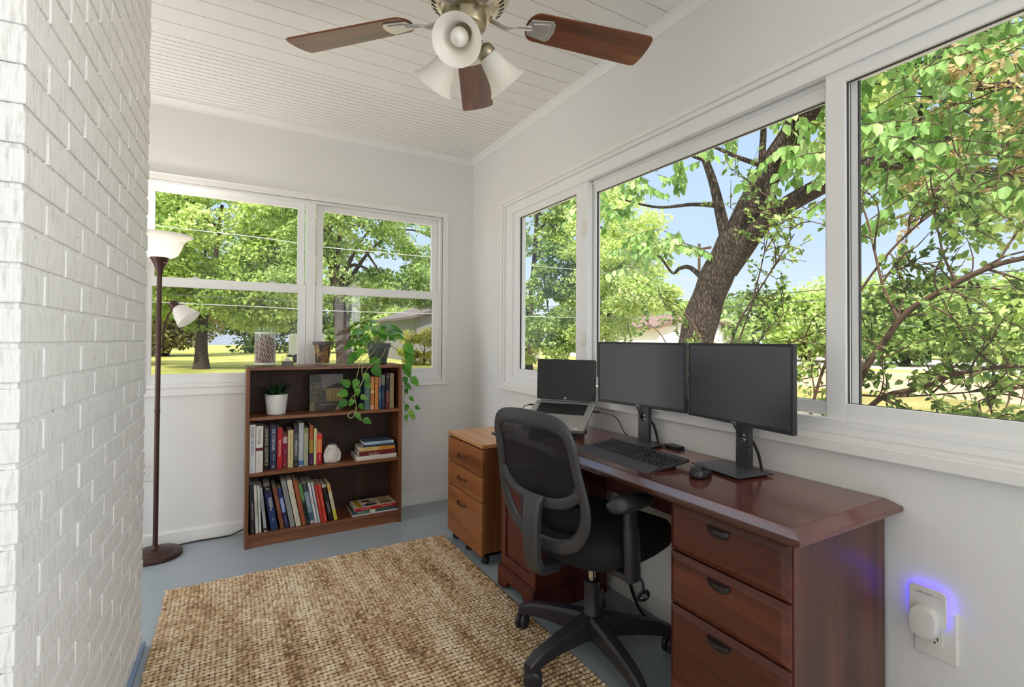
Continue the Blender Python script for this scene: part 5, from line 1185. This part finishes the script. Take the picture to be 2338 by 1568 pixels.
# ------------------------------------------------------------------ canvas print: a house among trees (painted per cell)
pf = empty('canvas_print', (.548, 3.375, SH[0]+.0004), 0, 'square canvas print of a pale columned house among trees, leaning inside the top shelf', 'picture')
pf.rotation_euler = (math.radians(-4), 0, math.radians(-1))
PW, PH = .206, .232
bm = NB(); box(bm, -PW/2, PW/2, 0, .014, 0, PH); obj('canvas_edge', bm, mat('canvas_edge', '2B2622', .7), pf)
nxp, nyp = 84, 92; rr = random.Random(11)
def blend(a, b_, t_): return tuple(a[i]*(1-t_)+b_[i]*t_ for i in range(3))
def hx(c): return tuple(int(c[i:i+2], 16)/255 for i in (0, 2, 4))
def pic(u, v):
    # u: left to right, v: bottom to top
    nz = rr.random()
    c = blend(hx('8C8681'), hx('74706E'), v)                          # sky
    roofl = .60+.28*min(max((u-.42)/.42, 0), 1)*.55-(max(u-.86, 0)*.5)
    if u > .42 and v < roofl+.0 and v > .60-.0*(u): c = hx('2C2624') if nz < .8 else hx('4A4440')
    if u > .46 and .24 < v <= .60+.03*(u-.46):
        c = hx('A8925A') if nz < .75 else hx('8E7A48')
        if v > .53: c = hx('8F8360')
        if (int(u*46) % 5 == 0) and .3 < v < .53: c = hx('5A4A2C')
        if v < .34 and nz < .4: c = hx('6E6248')
    if .10 < u < .30 and .40 < v < .78: c = hx('9C8A6C') if nz < .8 else hx('7F7058')
    if u < .42-.25*(max(0, v-.55)) and nz < .62 and (v > .2): c = hx('222A1E') if nz < .35 else hx('3E4630')
    if .24 < u < .50 and .22 < v < .56 and nz < .8: c = hx('20281C') if nz < .5 else hx('4B4F38')
    if u < .33+.2*(1-v) and v > .78 and nz < .85: c = hx('2A3026') if nz < .6 else hx('4A5040')
    if v <= .24: c = blend(hx('4C4340'), hx('3B3738'), nz)
    if .14 < v < .18 and .3 < u < .8 and nz < .6: c = hx('8C7F74')
    if v < .24 and u < .14: c = hx('6E6C46') if nz < .7 else hx('8A8466')
    if .76 < u < .88 and v < .13 and u-.76 > v*.3 and v < (u-.74)*1.2: c = hx('C0836E')
    return c
me = bpy.data.meshes.new('print_image'); vs = []; fs = []; cl = []
for j in range(nyp+1):
    for i in range(nxp+1): vs.append((-PW/2+PW*i/nxp, -.0005, PH*j/nyp))
for j in range(nyp):
    for i in range(nxp):
        a = j*(nxp+1)+i; fs.append((a, a+1, a+nxp+2, a+nxp+1)); c = pic((i+.5)/nxp, (j+.5)/nyp); cl += [lin(c)]*4
me.from_pydata(vs, [], fs); ca = me.color_attributes.new('paint', 'FLOAT_COLOR', 'CORNER'); ca.data.foreach_set('color', np.array(cl, np.float32).ravel())
PM, t, b = nt('printed_canvas'); at = N(t, 'ShaderNodeVertexColor', layer_name='paint'); t.links.new(at.outputs[0], b.inputs['Base Color']); b.inputs['Roughness'].default_value = .5
me.materials.append(PM); po = bpy.data.objects.new('print_image', me); link(po, pf)

# ------------------------------------------------------------------ white stone jar with dark lid
jar = empty('stone_jar', (.575, 3.330, SH[1]+.0003), 0, 'squat white marbled stone jar with a dark cap on the middle shelf', 'jar')
bm = NB(); rings = []
for z_, a_, b_ in ((0, .048, .036), (.004, .053, .040), (.03, .054, .041), (.06, .050, .039), (.085, .041, .034), (.103, .031, .027), (.110, .024, .022), (.114, .018, .017)):
    ring = []
    for k in range(20):
        an = 2*PI*k/20; q = 1+.045*math.sin(3*an+z_*60)+.03*math.sin(5*an+1); ring.append((a_*q*math.cos(an), b_*q*math.sin(an), z_))
    rings.append(ring)
loft(bm, rings); obj('jar_body', bm, mat('marbled_stone', 'DCD6CF', .45, bump=.3, bscale=60, var=.12, vscale=40), jar, smooth=True, angle=60)
bm = NB(); tube(bm, smooth_path([(-.035, -.036, .01), (-.046, -.026, .05), (-.034, -.030, .085), (-.012, -.032, .100)], 5), .0055, 8); tube(bm, smooth_path([(.035, -.034, .012), (.049, -.018, .05), (.036, -.024, .085)], 5), .005, 8); obj('jar_rib', bm, mat('white_stone', 'E8E4E0', .4), jar, smooth=True)
bm = NB(); lathe(bm, [(.018, .112), (.020, .114), (.019, .124), (.014, .127)], 20); obj('jar_lid', bm, mat('lid_dark', '33382F', .45), jar, smooth=True)

# ------------------------------------------------------------------ on top of the bookcase
TZ = BT+.0003
THING = glassmat('clear_glass', (.96, .98, .97, 1), 1.0)
v = empty('glass_vase', (.186, 3.345, TZ), 0, 'tall glass cylinder wrapped in white netting, left end of the bookcase top', 'vase')
bm = NB(); lathe(bm, [(.054, .0), (.056, .003), (.056, .235), (.053, .235), (.0525, .012), (.001, .010)], 36, cap0=True, cap1=False); obj('vase_glass', bm, THING, v, smooth=True)
NETM = mat('white_net', 'E8E4DE', .5)
bm = NB(); nn_ = 22
for s in (-1, 1):
    for k in range(nn_):
        pts = []
        for j in range(25):
            h_ = .018+.180*j/24; a = 2*PI*k/nn_+s*(j/24)*2.3+.10*math.sin(j*1.1+k); pts.append((.0572*math.cos(a), .0572*math.sin(a), h_))
        tube(bm, pts, .0010, 3)
obj('net_wrap', bm, NETM, v)
bm = NB(); lathe(bm, [(.0565, .196), (.0585, .198), (.0585, .203), (.0565, .205)], 36, cap0=False, cap1=False); lathe(bm, [(.0565, .010), (.0580, .012), (.0580, .018), (.0565, .020)], 36, cap0=False, cap1=False); obj('net_band', bm, NETM, v, smooth=True)
bm = NB(); lathe(bm, [(.0005, .013), (.050, .013), (.0515, .02), (.0515, .13), (.040, .17), (.0005, .185)], 28, cap0=False, cap1=False); obj('vase_filling', bm, mat('brown_filling', '6E4A36', .8, bump=.8, bscale=60, var=.4, vscale=40), v, smooth=True)
cd = empty('tealight_holder', (.311, 3.345, TZ), 0, 'small frosted glass candle holder with dark wax between the vase and the patterned glass', 'candle')
bm = NB(); prism(bm, rrect(.068, .05, .006), 0, .058); obj('holder_glass', bm, glassmat('frosted', (.86, .86, .88, 1), 1.5), cd)
bm = NB(); prism(bm, rrect(.062, .044, .006), .004, .026); obj('dark_wax', bm, mat('dark_wax', '3A2C30', .4, var=.4, vscale=60), cd)
bm = NB(); lathe(bm, [(.012, .026), (.012, .040), (.008, .046), (.001, .05)], 16, cap1=False); obj('white_candle', bm, mat('white_wax', 'F2F0EA', .5), cd, smooth=True)
cu = empty('patterned_glass', (.513, 3.345, TZ), 0, 'tumbler printed in brown, gold and red behind the picture shelf, mid-top of the bookcase', 'glass')
cu['label'] = 'tapered tumbler with a brown, gold and red pattern in front of the window post'
bm = NB(); lathe(bm, [(.042, 0), (.045, .003), (.0575, .150), (.0550, .150), (.0430, .008), (.001, .007)], 36, cap1=False); obj('tumbler_glass', bm, THING, cu, smooth=True)
PT, t, b = nt('tumbler_print'); L = t.links; tc = N(t, 'ShaderNodeTexCoord'); n1 = N(t, 'ShaderNodeTexNoise', Scale=32.0, Detail=2.0, Distortion=1.5); mp = N(t, 'ShaderNodeMapping'); mp.inputs['Scale'].default_value = (1, 1, .6); L.new(tc.outputs['Object'], mp.inputs[0]); L.new(mp.outputs[0], n1.inputs['Vector'])
rp = N(t, 'ShaderNodeValToRGB'); rp.color_ramp.interpolation = 'CONSTANT'; e_ = rp.color_ramp.elements; e_[0].color = lin('3A2418'); e_[1].position = .62; e_[1].color = lin('A8452F')
for p_, c_ in ((.42, '6E4420'), (.50, 'B08A2C'), (.56, '6E4A1E')): k = e_.new(p_); k.color = lin(c_)
L.new(n1.outputs['Fac'], rp.inputs['Fac']); L.new(rp.outputs[0], b.inputs['Base Color']); b.inputs['Roughness'].default_value = .35
bm = NB(); lathe(bm, [(.0412, .012), (.0520, .132), (.0505, .132), (.040, .013)], 36, cap0=False, cap1=False); lathe(bm, [(.001, .012), (.041, .012)], 36, cap0=False, cap1=False); obj('printed_sleeve', bm, PT, cu, smooth=True)
bm = NB(); lathe(bm, [(.0555, .128), (.0585, .130), (.0590, .148), (.0560, .150)], 36, cap0=False, cap1=False); obj('tumbler_rim', bm, mat('grey_rim', '5A4E50', .4), cu, smooth=True)

# ------------------------------------------------------------------ trailing pothos
po = empty('pothos_plant', (.873, 3.352, TZ), 0, 'trailing pothos in a grey-green pot, its vines hanging over the right side of the bookcase', 'potted plant')
WP[po.name] = (.873, 3.352, TZ)
bm = NB(); lathe(bm, [(.050, 0), (.056, .002), (.060, .012), (.055, .020), (.058, .024), (.074, .105), (.080, .108), (.083, .140), (.077, .140), (.072, .112), (.001, .112)], 36, T(.873, 3.352, TZ), cap1=False); obj('pot', bm, mat('greygreen_pot', '4E5A52', .35), po, smooth=True, angle=50)
bm = NB(); lathe(bm, [(.001, .122), (.074, .118), (.074, .112)], 24, T(.873, 3.352, TZ), cap0=False); obj('soil', bm, mat('soil2', '2B2019', .95, bump=.8, bscale=150), po)
PG = leafmat('pothos_leaf', ('2E6B1E', '4A8F2A', '6FB03C', '9CCB5E'), .35, .3, vscale=9); PS = mat('pothos_stem', 'A9B37A', .5)
PC = Vector((.873, 3.352, TZ+.12))
bs = NB(); bl_ = NB()
def stemto(p, r=.0014):
    p = Vector(p); m_ = (PC+p)/2+Vector((0, 0, .05)); a = PC+Vector((R.uniform(-.05, .05), R.uniform(-.05, .05), 0)); tube(bs, smooth_path([a, m_, p], 5), r, 5)
def heart(p, d, Lf, up=(0, -.5, .8)):
    add_leaf(bl_, p, d, up, Lf, Lf*.74, R.uniform(.1, .35), .18, 8, heart=True)
for (x, z_), s_ in zip([(.727, 1.267), (.792, 1.296), (.825, 1.335), (.87, 1.291), (.842, 1.268), (.915, 1.309), (.933, 1.252), (.991, 1.293), (.974, 1.236), (1.01, 1.246), (.782, 1.229), (.744, 1.201), (.690, 1.189), (.668, 1.165), (.728, 1.134), (.690, 1.10), (.828, 1.06)],
                       [.10, .09, .08, .10, .09, .10, .08, .11, .09, .11, .08, .06, .075, .06, .07, .10, .10]):
    y = 3.33+R.uniform(-.05, .05)-.06*(z_ < 1.15); c = Vector((x, y, z_)); o_ = (c-Vector((.873, 3.352, 1.21))); d = Vector((o_.x, o_.y*.6-.25*abs(o_.x)-.02, -.035+o_.z*.15)).normalized() if z_ > 1.2 else Vector((o_.x*.7, -.05, -.10)).normalized()
    b0 = c-d*s_*.45; stemto(b0); heart(b0, d, s_)
for i in range(15):
    a = R.uniform(0, 2*PI); r_ = R.uniform(.02, .10); c = PC+Vector((r_*math.cos(a), r_*math.sin(a)*.8, R.uniform(.02, .11))); d = Vector((math.cos(a), math.sin(a), R.uniform(-.5, .3))).normalized(); stemto(c); heart(c, d, R.uniform(.06, .09))
# front vine
V1 = [(.85, 3.30, 1.17), (.80, 3.25, 1.12), (.745, 3.222, 1.065), (.735, 3.215, 1.0), (.745, 3.212, .96), (.705, 3.21, .90), (.690, 3.21, .85), (.700, 3.21, .80), (.690, 3.21, .74), (.665, 3.212, .72), (.650, 3.212, .74), (.672, 3.21, .765), (.71, 3.208, .745), (.735, 3.208, .70)]
V2 = [(.82, 3.29, 1.18), (.765, 3.24, 1.13), (.725, 3.222, 1.09), (.715, 3.218, 1.03), (.70, 3.213, .96), (.712, 3.21, .90), (.672, 3.21, .85), (.655, 3.21, .80)]
V5 = [(.90, 3.27, 1.16), (.86, 3.225, 1.10), (.79, 3.215, 1.05), (.745, 3.212, .99), (.73, 3.21, .93), (.705, 3.21, .87)]
for V_, r_ in ((V1, .0026), (V2, .0020), (V5, .0018)): tube(bs, smooth_path(V_, 5), r_, 6)
for (x, z_), s_, dd in zip([(.748, .990), (.702, .955), (.755, .935), (.66, .915), (.646, .875), (.702, .90), (.724, .845), (.641, .822), (.678, .83), (.719, .797), (.704, .74), (.745, .70), (.80, 1.03)],
                           [.06, .065, .055, .075, .07, .055, .05, .07, .05, .045, .05, .06, .09],
                           [(.4, -.3, -.8), (-.3, -.2, -.9), (.5, -.2, -.6), (-.8, -.2, .5), (-.9, -.2, -.2), (.1, -.3, -.9), (.9, -.2, -.3), (-.8, -.1, -.5), (-.4, -.2, -.8), (.5, -.2, -.7), (.3, -.3, -.8), (.8, -.2, -.5), (.6, -.2, -.7)]):
    heart((x, 3.208, z_+.01), dd, s_, (0, -1, .3))
# right vines beside the case
V3 = [(.93, 3.32, 1.18), (.99, 3.31, 1.15), (1.022, 3.30, 1.10), (1.030, 3.29, 1.02), (1.040, 3.285, .93), (1.034, 3.28, .84), (1.03, 3.28, .78), (1.06, 3.275, .72), (1.05, 3.275, .65), (1.035, 3.275, .63)]
V4 = [(.95, 3.35, 1.18), (1.02, 3.35, 1.13), (1.035, 3.34, 1.06), (1.045, 3.33, .97), (1.07, 3.32, .90), (1.04, 3.31, .80), (1.08, 3.30, .74), (1.10, 3.30, .66)]
for V_, r_ in ((V3, .0022), (V4, .0018)): tube(bs, smooth_path(V_, 5), r_, 6)
for (x, z_), s_, dd in zip([(1.03, 1.17), (1.035, 1.135), (1.04, 1.10), (1.045, 1.05), (1.045, 1.0), (1.08, .94), (1.035, .95), (1.04, .87), (1.07, .81), (1.055, .76), (1.075, .72), (1.08, .69), (1.11, .74), (1.05, .69), (1.05, .90), (1.02, 1.03)],
                           [.10, .09, .085, .08, .07, .08, .06, .045, .045, .05, .06, .05, .045, .045, .05, .07],
                           [(.6, -.3, -.6), (.6, -.2, -.7), (.7, -.2, -.6), (.4, -.3, -.9), (.5, -.2, -.9), (.7, -.2, -.6), (.2, -.3, -.9), (.4, -.2, -.8), (.6, -.2, -.5), (-.2, -.2, -.9), (.3, -.3, -.9), (.7, -.2, -.6), (.8, 0, -.3), (-.1, -.2, -.9), (.5, -.3, -.7), (.5, -.4, -.7)]):
    heart((x, 3.285, z_+.015), dd, s_, (.2, -1, .3))
obj('vines', bs, PS, po, smooth=True); obj('leaves', bl_, PG, po, smooth=True)
# ------------------------------------------------------------------ ceiling fan
BW = wood('fan_blade_walnut', ('482511', '7C4422', 'A96838'), 'X', .3, .8, offs=2, coat=.1)
FROST, t, b = nt('frosted_glass'); b.inputs['Base Color'].default_value = lin('FAF8F4'); b.inputs['Roughness'].default_value = .35
tl = N(t, 'ShaderNodeBsdfTranslucent', Color=lin('FCFAF5')); mx = N(t, 'ShaderNodeMixShader'); mx.inputs[0].default_value = .5
out = [n for n in t.nodes if n.type == 'OUTPUT_MATERIAL'][0]; t.links.new(b.outputs[0], mx.inputs[1]); t.links.new(tl.outputs[0], mx.inputs[2]); t.links.new(mx.outputs[0], out.inputs['Surface'])
BRASS = mat('nickel_brass', '9C937C', .38, 1.0); NICK = mat('polished_nickel', 'CFCCC8', .33, .85); SLOT = mat('vent_slot', '16120E', .8)
fan = empty('ceiling_fan', (.634, 1.400, ZC), 0, 'brushed nickel ceiling fan with five dark walnut blades and three frosted glass shades', 'ceiling fan')
def FZ(z): return z-ZC
bm = NB(); lathe(bm, [(.065, 0), (.070, -.01), (.066, -.03), (.045, -.055), (.018, -.065)], 36); cyl(bm, .013, -.22, -.06, 20); obj('canopy', bm, NICK, fan, smooth=True, angle=50)
bm = NB(); lathe(bm, [(.030, FZ(2.4350)), (.090, FZ(2.4300)), (.118, FZ(2.4100)), (.126, FZ(2.3750)), (.126, FZ(2.3150)), (.130, FZ(2.3070)), (.130, FZ(2.2930)), (.118, FZ(2.2730)), (.092, FZ(2.2550)), (.086, FZ(2.2530)), (.080, FZ(2.2380)), (.060, FZ(2.2340))], 56)
mo = obj('motor_housing', bm, mat('nickel_warm', 'CFC6B2', .24, 1.0), fan, smooth=True, angle=40)
bm = NB()
for k in range(36):
    a = 2*PI*k/36; box(bm, -.009, .009, -.0028, .0028, -.0006, .0016, 0, RZ(a) @ T(.1065, 0, FZ(2.2648)) @ RY(-math.radians(34)))
vs_ = obj('vent_slots', bm, SLOT, mo); vs_['kind'] = 'stuff'
bm = NB(); lathe(bm, [(.066, FZ(2.2630)), (.066, FZ(2.2560)), (.057, FZ(2.2520)), (.057, FZ(2.2000)), (.053, FZ(2.1940)), (.040, FZ(2.1860)), (.038, FZ(2.1780)), (.040, FZ(2.1720)), (.034, FZ(2.1580)), (.020, FZ(2.1500)), (.012, FZ(2.1380)), (.006, FZ(2.1300))], 40); obj('switch_housing', bm, BRASS, fan, smooth=True, angle=45)
for k in range(5):
    a = math.radians(61.3+72*k); zb = FZ(2.243); A = RZ(a)
    out_ = []
    for i in range(13):
        th = PI/2+PI*i/12; out_.append((.205+.040*math.cos(th)+.03, .056*math.sin(th)))
    n_ = 8
    for i in range(n_+1): th = -PI/2+PI*i/n_; out_.append((.625+.022*math.copysign(abs(math.cos(th))**.6, math.cos(th)), .068*math.sin(th)))
    bm = NB(); prism(bm, out_, 0, .006); 
    bl = obj('fan_blade', bm, BW, fan, bevel=.001)
    Mb = A @ T(0, 0, zb) @ RX(math.radians(-12)); bl.matrix_local = Mb
    bm = NB()
    prism(bm, [(.205, -.030), (.276, -.042), (.287, -.030), (.292, 0), (.287, .030), (.276, .042), (.205, .030), (.196, 0)], -.0045, .0, None)
    prism(bm, [(.214, -.020), (.268, -.030), (.274, 0), (.268, .030), (.214, .020)], -.0075, -.0045, None)
    fp = obj('blade_bracket', bm, NICK, bl, bevel=.0012)
    bm = NB(); P = smooth_path([(.075, 0, FZ(2.235)), (.105, 0, FZ(2.226)), (.135, .0, FZ(2.222)), (.165, 0, FZ(2.230)), (.215, 0, FZ(2.238))], 5); tube(bm, [A @ p for p in P], [.016, .011], 10, flat=.45); obj('blade_arm', bm, NICK, fan, smooth=True)
for az in (234, 113, 5):
    a = math.radians(az); dip = math.radians(42)
    ax = Vector((math.cos(a)*math.cos(dip), math.sin(a)*math.cos(dip), -math.sin(dip)))
    o_ = Vector((.036*math.cos(a), .036*math.sin(a), FZ(2.1680))); q = ax.to_track_quat('Z', 'Y').to_matrix().to_4x4()
    M = T(*(o_+ax*.018)) @ q
    bm = NB(); tube(bm, [Vector((.01*math.cos(a), .01*math.sin(a), FZ(2.1780))), o_, o_+ax*.02], .012, 12); lathe(bm, [(.013, 0), (.024, .006), (.029, .014), (.031, .030), (.028, .034)], 28, M)
    ft = obj('shade_fitter', bm, BRASS, fan, smooth=True, angle=50)
    bm = NB(); pr = [(.026, .030), (.031, .036), (.036, .055), (.041, .080), (.048, .105), (.058, .125), (.071, .140)]
    lathe(bm, pr+[(r-.003, z-.0005) for r, z in pr[::-1]], 40, M, cap0=False, cap1=False); obj('glass_shade', bm, FROST, ft, smooth=True, angle=80)
    bm = NB(); cyl(bm, .013, .030, .055, 18, M, 0); lathe(bm, [(.012, .055), (.016, .062), (.024, .078), (.027, .092), (.024, .106), (.014, .116), (.001, .119)], 24, M, 1, cap1=False); obj('bulb', bm, [mat('socket', '2B2620', .4), mat('bulb_glass', 'EFEBE2', .2)], ft, smooth=True, angle=60)

# ------------------------------------------------------------------ floor lamp
BRZ = mat('oil_bronze', '4A3530', .4, .55, bump=.2, bscale=400, bdist=.0003)
lx_, ly_ = -.349, 3.386
lamp = empty('floor_lamp', (lx_, ly_, 0), 0, 'bronze torchiere floor lamp with a side reading light, half hidden by the brick pier', 'floor lamp')
bm = NB(); lathe(bm, [(.127, 0), (.130, .003), (.130, .017), (.122, .024), (.092, .030), (.089, .034), (.060, .040), (.055, .044), (.022, .049), (.014, .060), (.012, .062)], 56); obj('lamp_base', bm, BRZ, lamp, smooth=True, angle=30)
bm = NB(); cyl(bm, .0125, .055, 1.60, 24); lathe(bm, [(.0128, .80), (.0138, .803), (.0138, .817), (.0128, .82)], 24, cap0=False, cap1=False); obj('lamp_pole', bm, BRZ, lamp, smooth=True)
bm = NB(); lathe(bm, [(.0125, 1.565), (.014, 1.580), (.024, 1.620), (.040, 1.655), (.046, 1.668), (.044, 1.672), (.001, 1.672)], 36, cap1=False); obj('shade_holder', bm, BRZ, lamp, smooth=True)
bm = NB(); pr = [(.030, 1.668), (.060, 1.672), (.088, 1.692), (.103, 1.725), (.112, 1.755), (.130, 1.780), (.156, 1.795), (.160, 1.796)]
lathe(bm, pr+[(r-.003, z+.002) for r, z in pr[::-1]], 48, cap0=False, cap1=False); lathe(bm, [(.001, 1.670), (.032, 1.670)], 24, cap0=False, cap1=False)
obj('bowl_shade', bm, FROST, lamp, smooth=True, angle=80)
bl_ = bpy.data.lights.new('torchiere_bulb', 'POINT'); bl_.energy = TORCH; bl_.color = (1, .93, .84); bl_.shadow_soft_size = .03
bo_ = bpy.data.objects.new('torchiere_bulb', bl_); C.objects.link(bo_); bo_.location = (lx_, ly_, 1.73)
bm = NB(); tube(bm, [(.02, -.035, 1.64), (.045, -.045, 1.632)], .0035, 8); obj('rotary_switch', bm, BRZ, lamp, smooth=True)
bm = NB(); tube(bm, smooth_path([(.012, -.006, 1.165), (.022, -.012, 1.175), (.022, -.012, 1.20), (.026, -.014, 1.26), (.040, -.022, 1.33), (.062, -.03, 1.375), (.072, -.034, 1.395)], 6), .005, 8); box(bm, .004, .028, -.016, -.004, 1.158, 1.172); obj('reading_arm', bm, BRZ, lamp, smooth=True)
ax = Vector((.075, -.03, -.085)).normalized(); q = ax.to_track_quat('Z', 'Y').to_matrix().to_4x4(); M = T(.062, -.030, 1.418) @ q
bm = NB(); lathe(bm, [(.018, 0), (.023, .004), (.024, .036), (.022, .04)], 28, M); tube(bm, [M @ Vector((0, 0, 0)), M @ Vector((0, 0, -.012))], .005, 8); cap_ = obj('reading_light_cap', bm, BRZ, lamp, smooth=True, angle=40)
bm = NB(); pr = [(.022, .036), (.034, .048), (.046, .072), (.055, .100), (.066, .130)]; lathe(bm, pr+[(r-.0025, z) for r, z in pr[::-1]], 36, M, cap0=False, cap1=False); obj('reading_shade', bm, FROST, cap_, smooth=True, angle=80)
bm = NB(); lathe(bm, [(.010, .045), (.018, .075), (.018, .09), (.010, .103), (.001, .106)], 18, M, cap1=False); obj('bulb', bm, mat('bulb2', 'E8E4DC', .2), cap_, smooth=True)
bm = NB(); tube(bm, smooth_path([(-.28, 3.48, .006), (-.18, 3.505, .006), (-.02, 3.507, .006), (.03, 3.508, .010), (.10, 3.517, .035)], 7), .0042, 7); o = obj('lamp_cord', bm, CABLE, smooth=True); tag(o, 'black cord running along the back baseboard from the floor lamp', 'cord')

# ------------------------------------------------------------------ outlets and the plug-in device
PLT = mat('outlet_plate', 'E4E2DD', .35); SLT = mat('outlet_slot', '2A2724', .6)
def outlet(name, M, w_, h_, label, style='duplex'):
    e = empty(name, (0, 0, 0), 0, label, 'outlet'); e.matrix_world = M
    bm = NB(); o_ = rrect(w_, h_, .004); loft(bm, [[(x, y, 0) for x, y in o_], [(x, y, .004) for x, y in o_], [(x*.94, y*.965, .0065) for x, y in o_]]); obj('cover_plate', bm, PLT, e, smooth=True, angle=30)
    for s in (-1, 1):
        bm = NB()
        if style == 'duplex': prism(bm, rrect(.034*w_/.075, .028, .010), .006, .0085, T(0, s*.020, 0))
        else:
            if s == -1: prism(bm, rrect(.034, .068, .003), .006, .0085)
            else: bm.free(); continue
        r_ = obj('receptacle', bm, PLT, e)
        ys__ = [s*.020] if style == 'duplex' else [-.019, .019]
        bm = NB()
        for yy in ys__:
            box(bm, -.0075, -.0050, yy-.001, yy+.008, .008, .0088); box(bm, .0050, .0075, yy-.001, yy+.008, .008, .0088); lathe(bm, [(.0028, .008), (.0028, .0088)], 10, T(0, yy-.007, 0))
        sl = obj('socket_slots', bm, SLT, r_); sl['kind'] = 'stuff'
    return e
MB_ = T(-.424, YB, .455) @ Matrix(((1, 0, 0, 0), (0, 0, -1, 0), (0, 1, 0, 0), (0, 0, 0, 1)))
outlet('wall_outlet', MB_, .112, .130, 'white electrical outlet on the back wall behind the floor lamp')
MRt = Matrix(((0, 0, -1, XR), (-1, 0, 0, .594), (0, 1, 0, .440), (0, 0, 0, 1)))
outlet('wall_outlet', MRt, .094, .136, 'white electrical outlet with a plug-in device on it, near the right end of the desk', 'decora')
dev = empty('plug_in_device', (XR, .594, .44), 0, 'white plug-in device with a violet glow around it, to the right of the desk', 'plug-in device')
dev.matrix_world = MRt
bm = NB(); o_ = rrect(.082, .098, .012, cx=-.012, cy=.068); loft(bm, [[(x, y, .0145) for x, y in o_], [(x, y, .0185) for x, y in o_], [(x*.97-.0004, (y-.068)*.97+.068, .0200) for x, y in o_]])
bp_ = obj('back_plate', bm, mat('device_plastic', 'DFDEDC', .4), dev, smooth=True, angle=30)
text_obj('device_print', 'SUROZONE', .0065, mat('print_dark', '4A4A4A', .5), bp_, T(-.018, .101, .0202), .0001)
text_obj('device_print', '3-IN-1', .0050, mat('print_faint', 'A8A6A2', .5), bp_, T(.010, .100, .0202), .0001)
bm = NB(); o_ = superring(.029, .040, 0, 0, 36, 3.2); loft(bm, [[(x-.015, y+.030, z) for x, y, z in ((p[0]*f, p[1]*f, zz) for p in o_)] for f, zz in ((.98, .009), (1, .014), (1, .040), (.96, .045), (.6, .0465))])
obj('plug_body', bm, mat('device_plastic2', 'E2E1DE', .35), dev, smooth=True, angle=50)
bm = NB(); o_ = rrect(.074, .088, .010, cx=-.012, cy=.068); i_ = rrect(.066, .080, .008, cx=-.012, cy=.068)
A0 = [bm.verts.new((x, y, .0125)) for x, y in o_]; A1 = [bm.verts.new((x, y, .0145)) for x, y in o_]
for k in range(len(A0)): bm.faces.new((A0[k], A0[(k+1) % len(A0)], A1[(k+1) % len(A1)], A1[k]))
bm.faces.new(A0); obj('light_ring', bm, mat('violet_led', '6A50FF', .5, emit='4A30FF', estr=LED), dev)
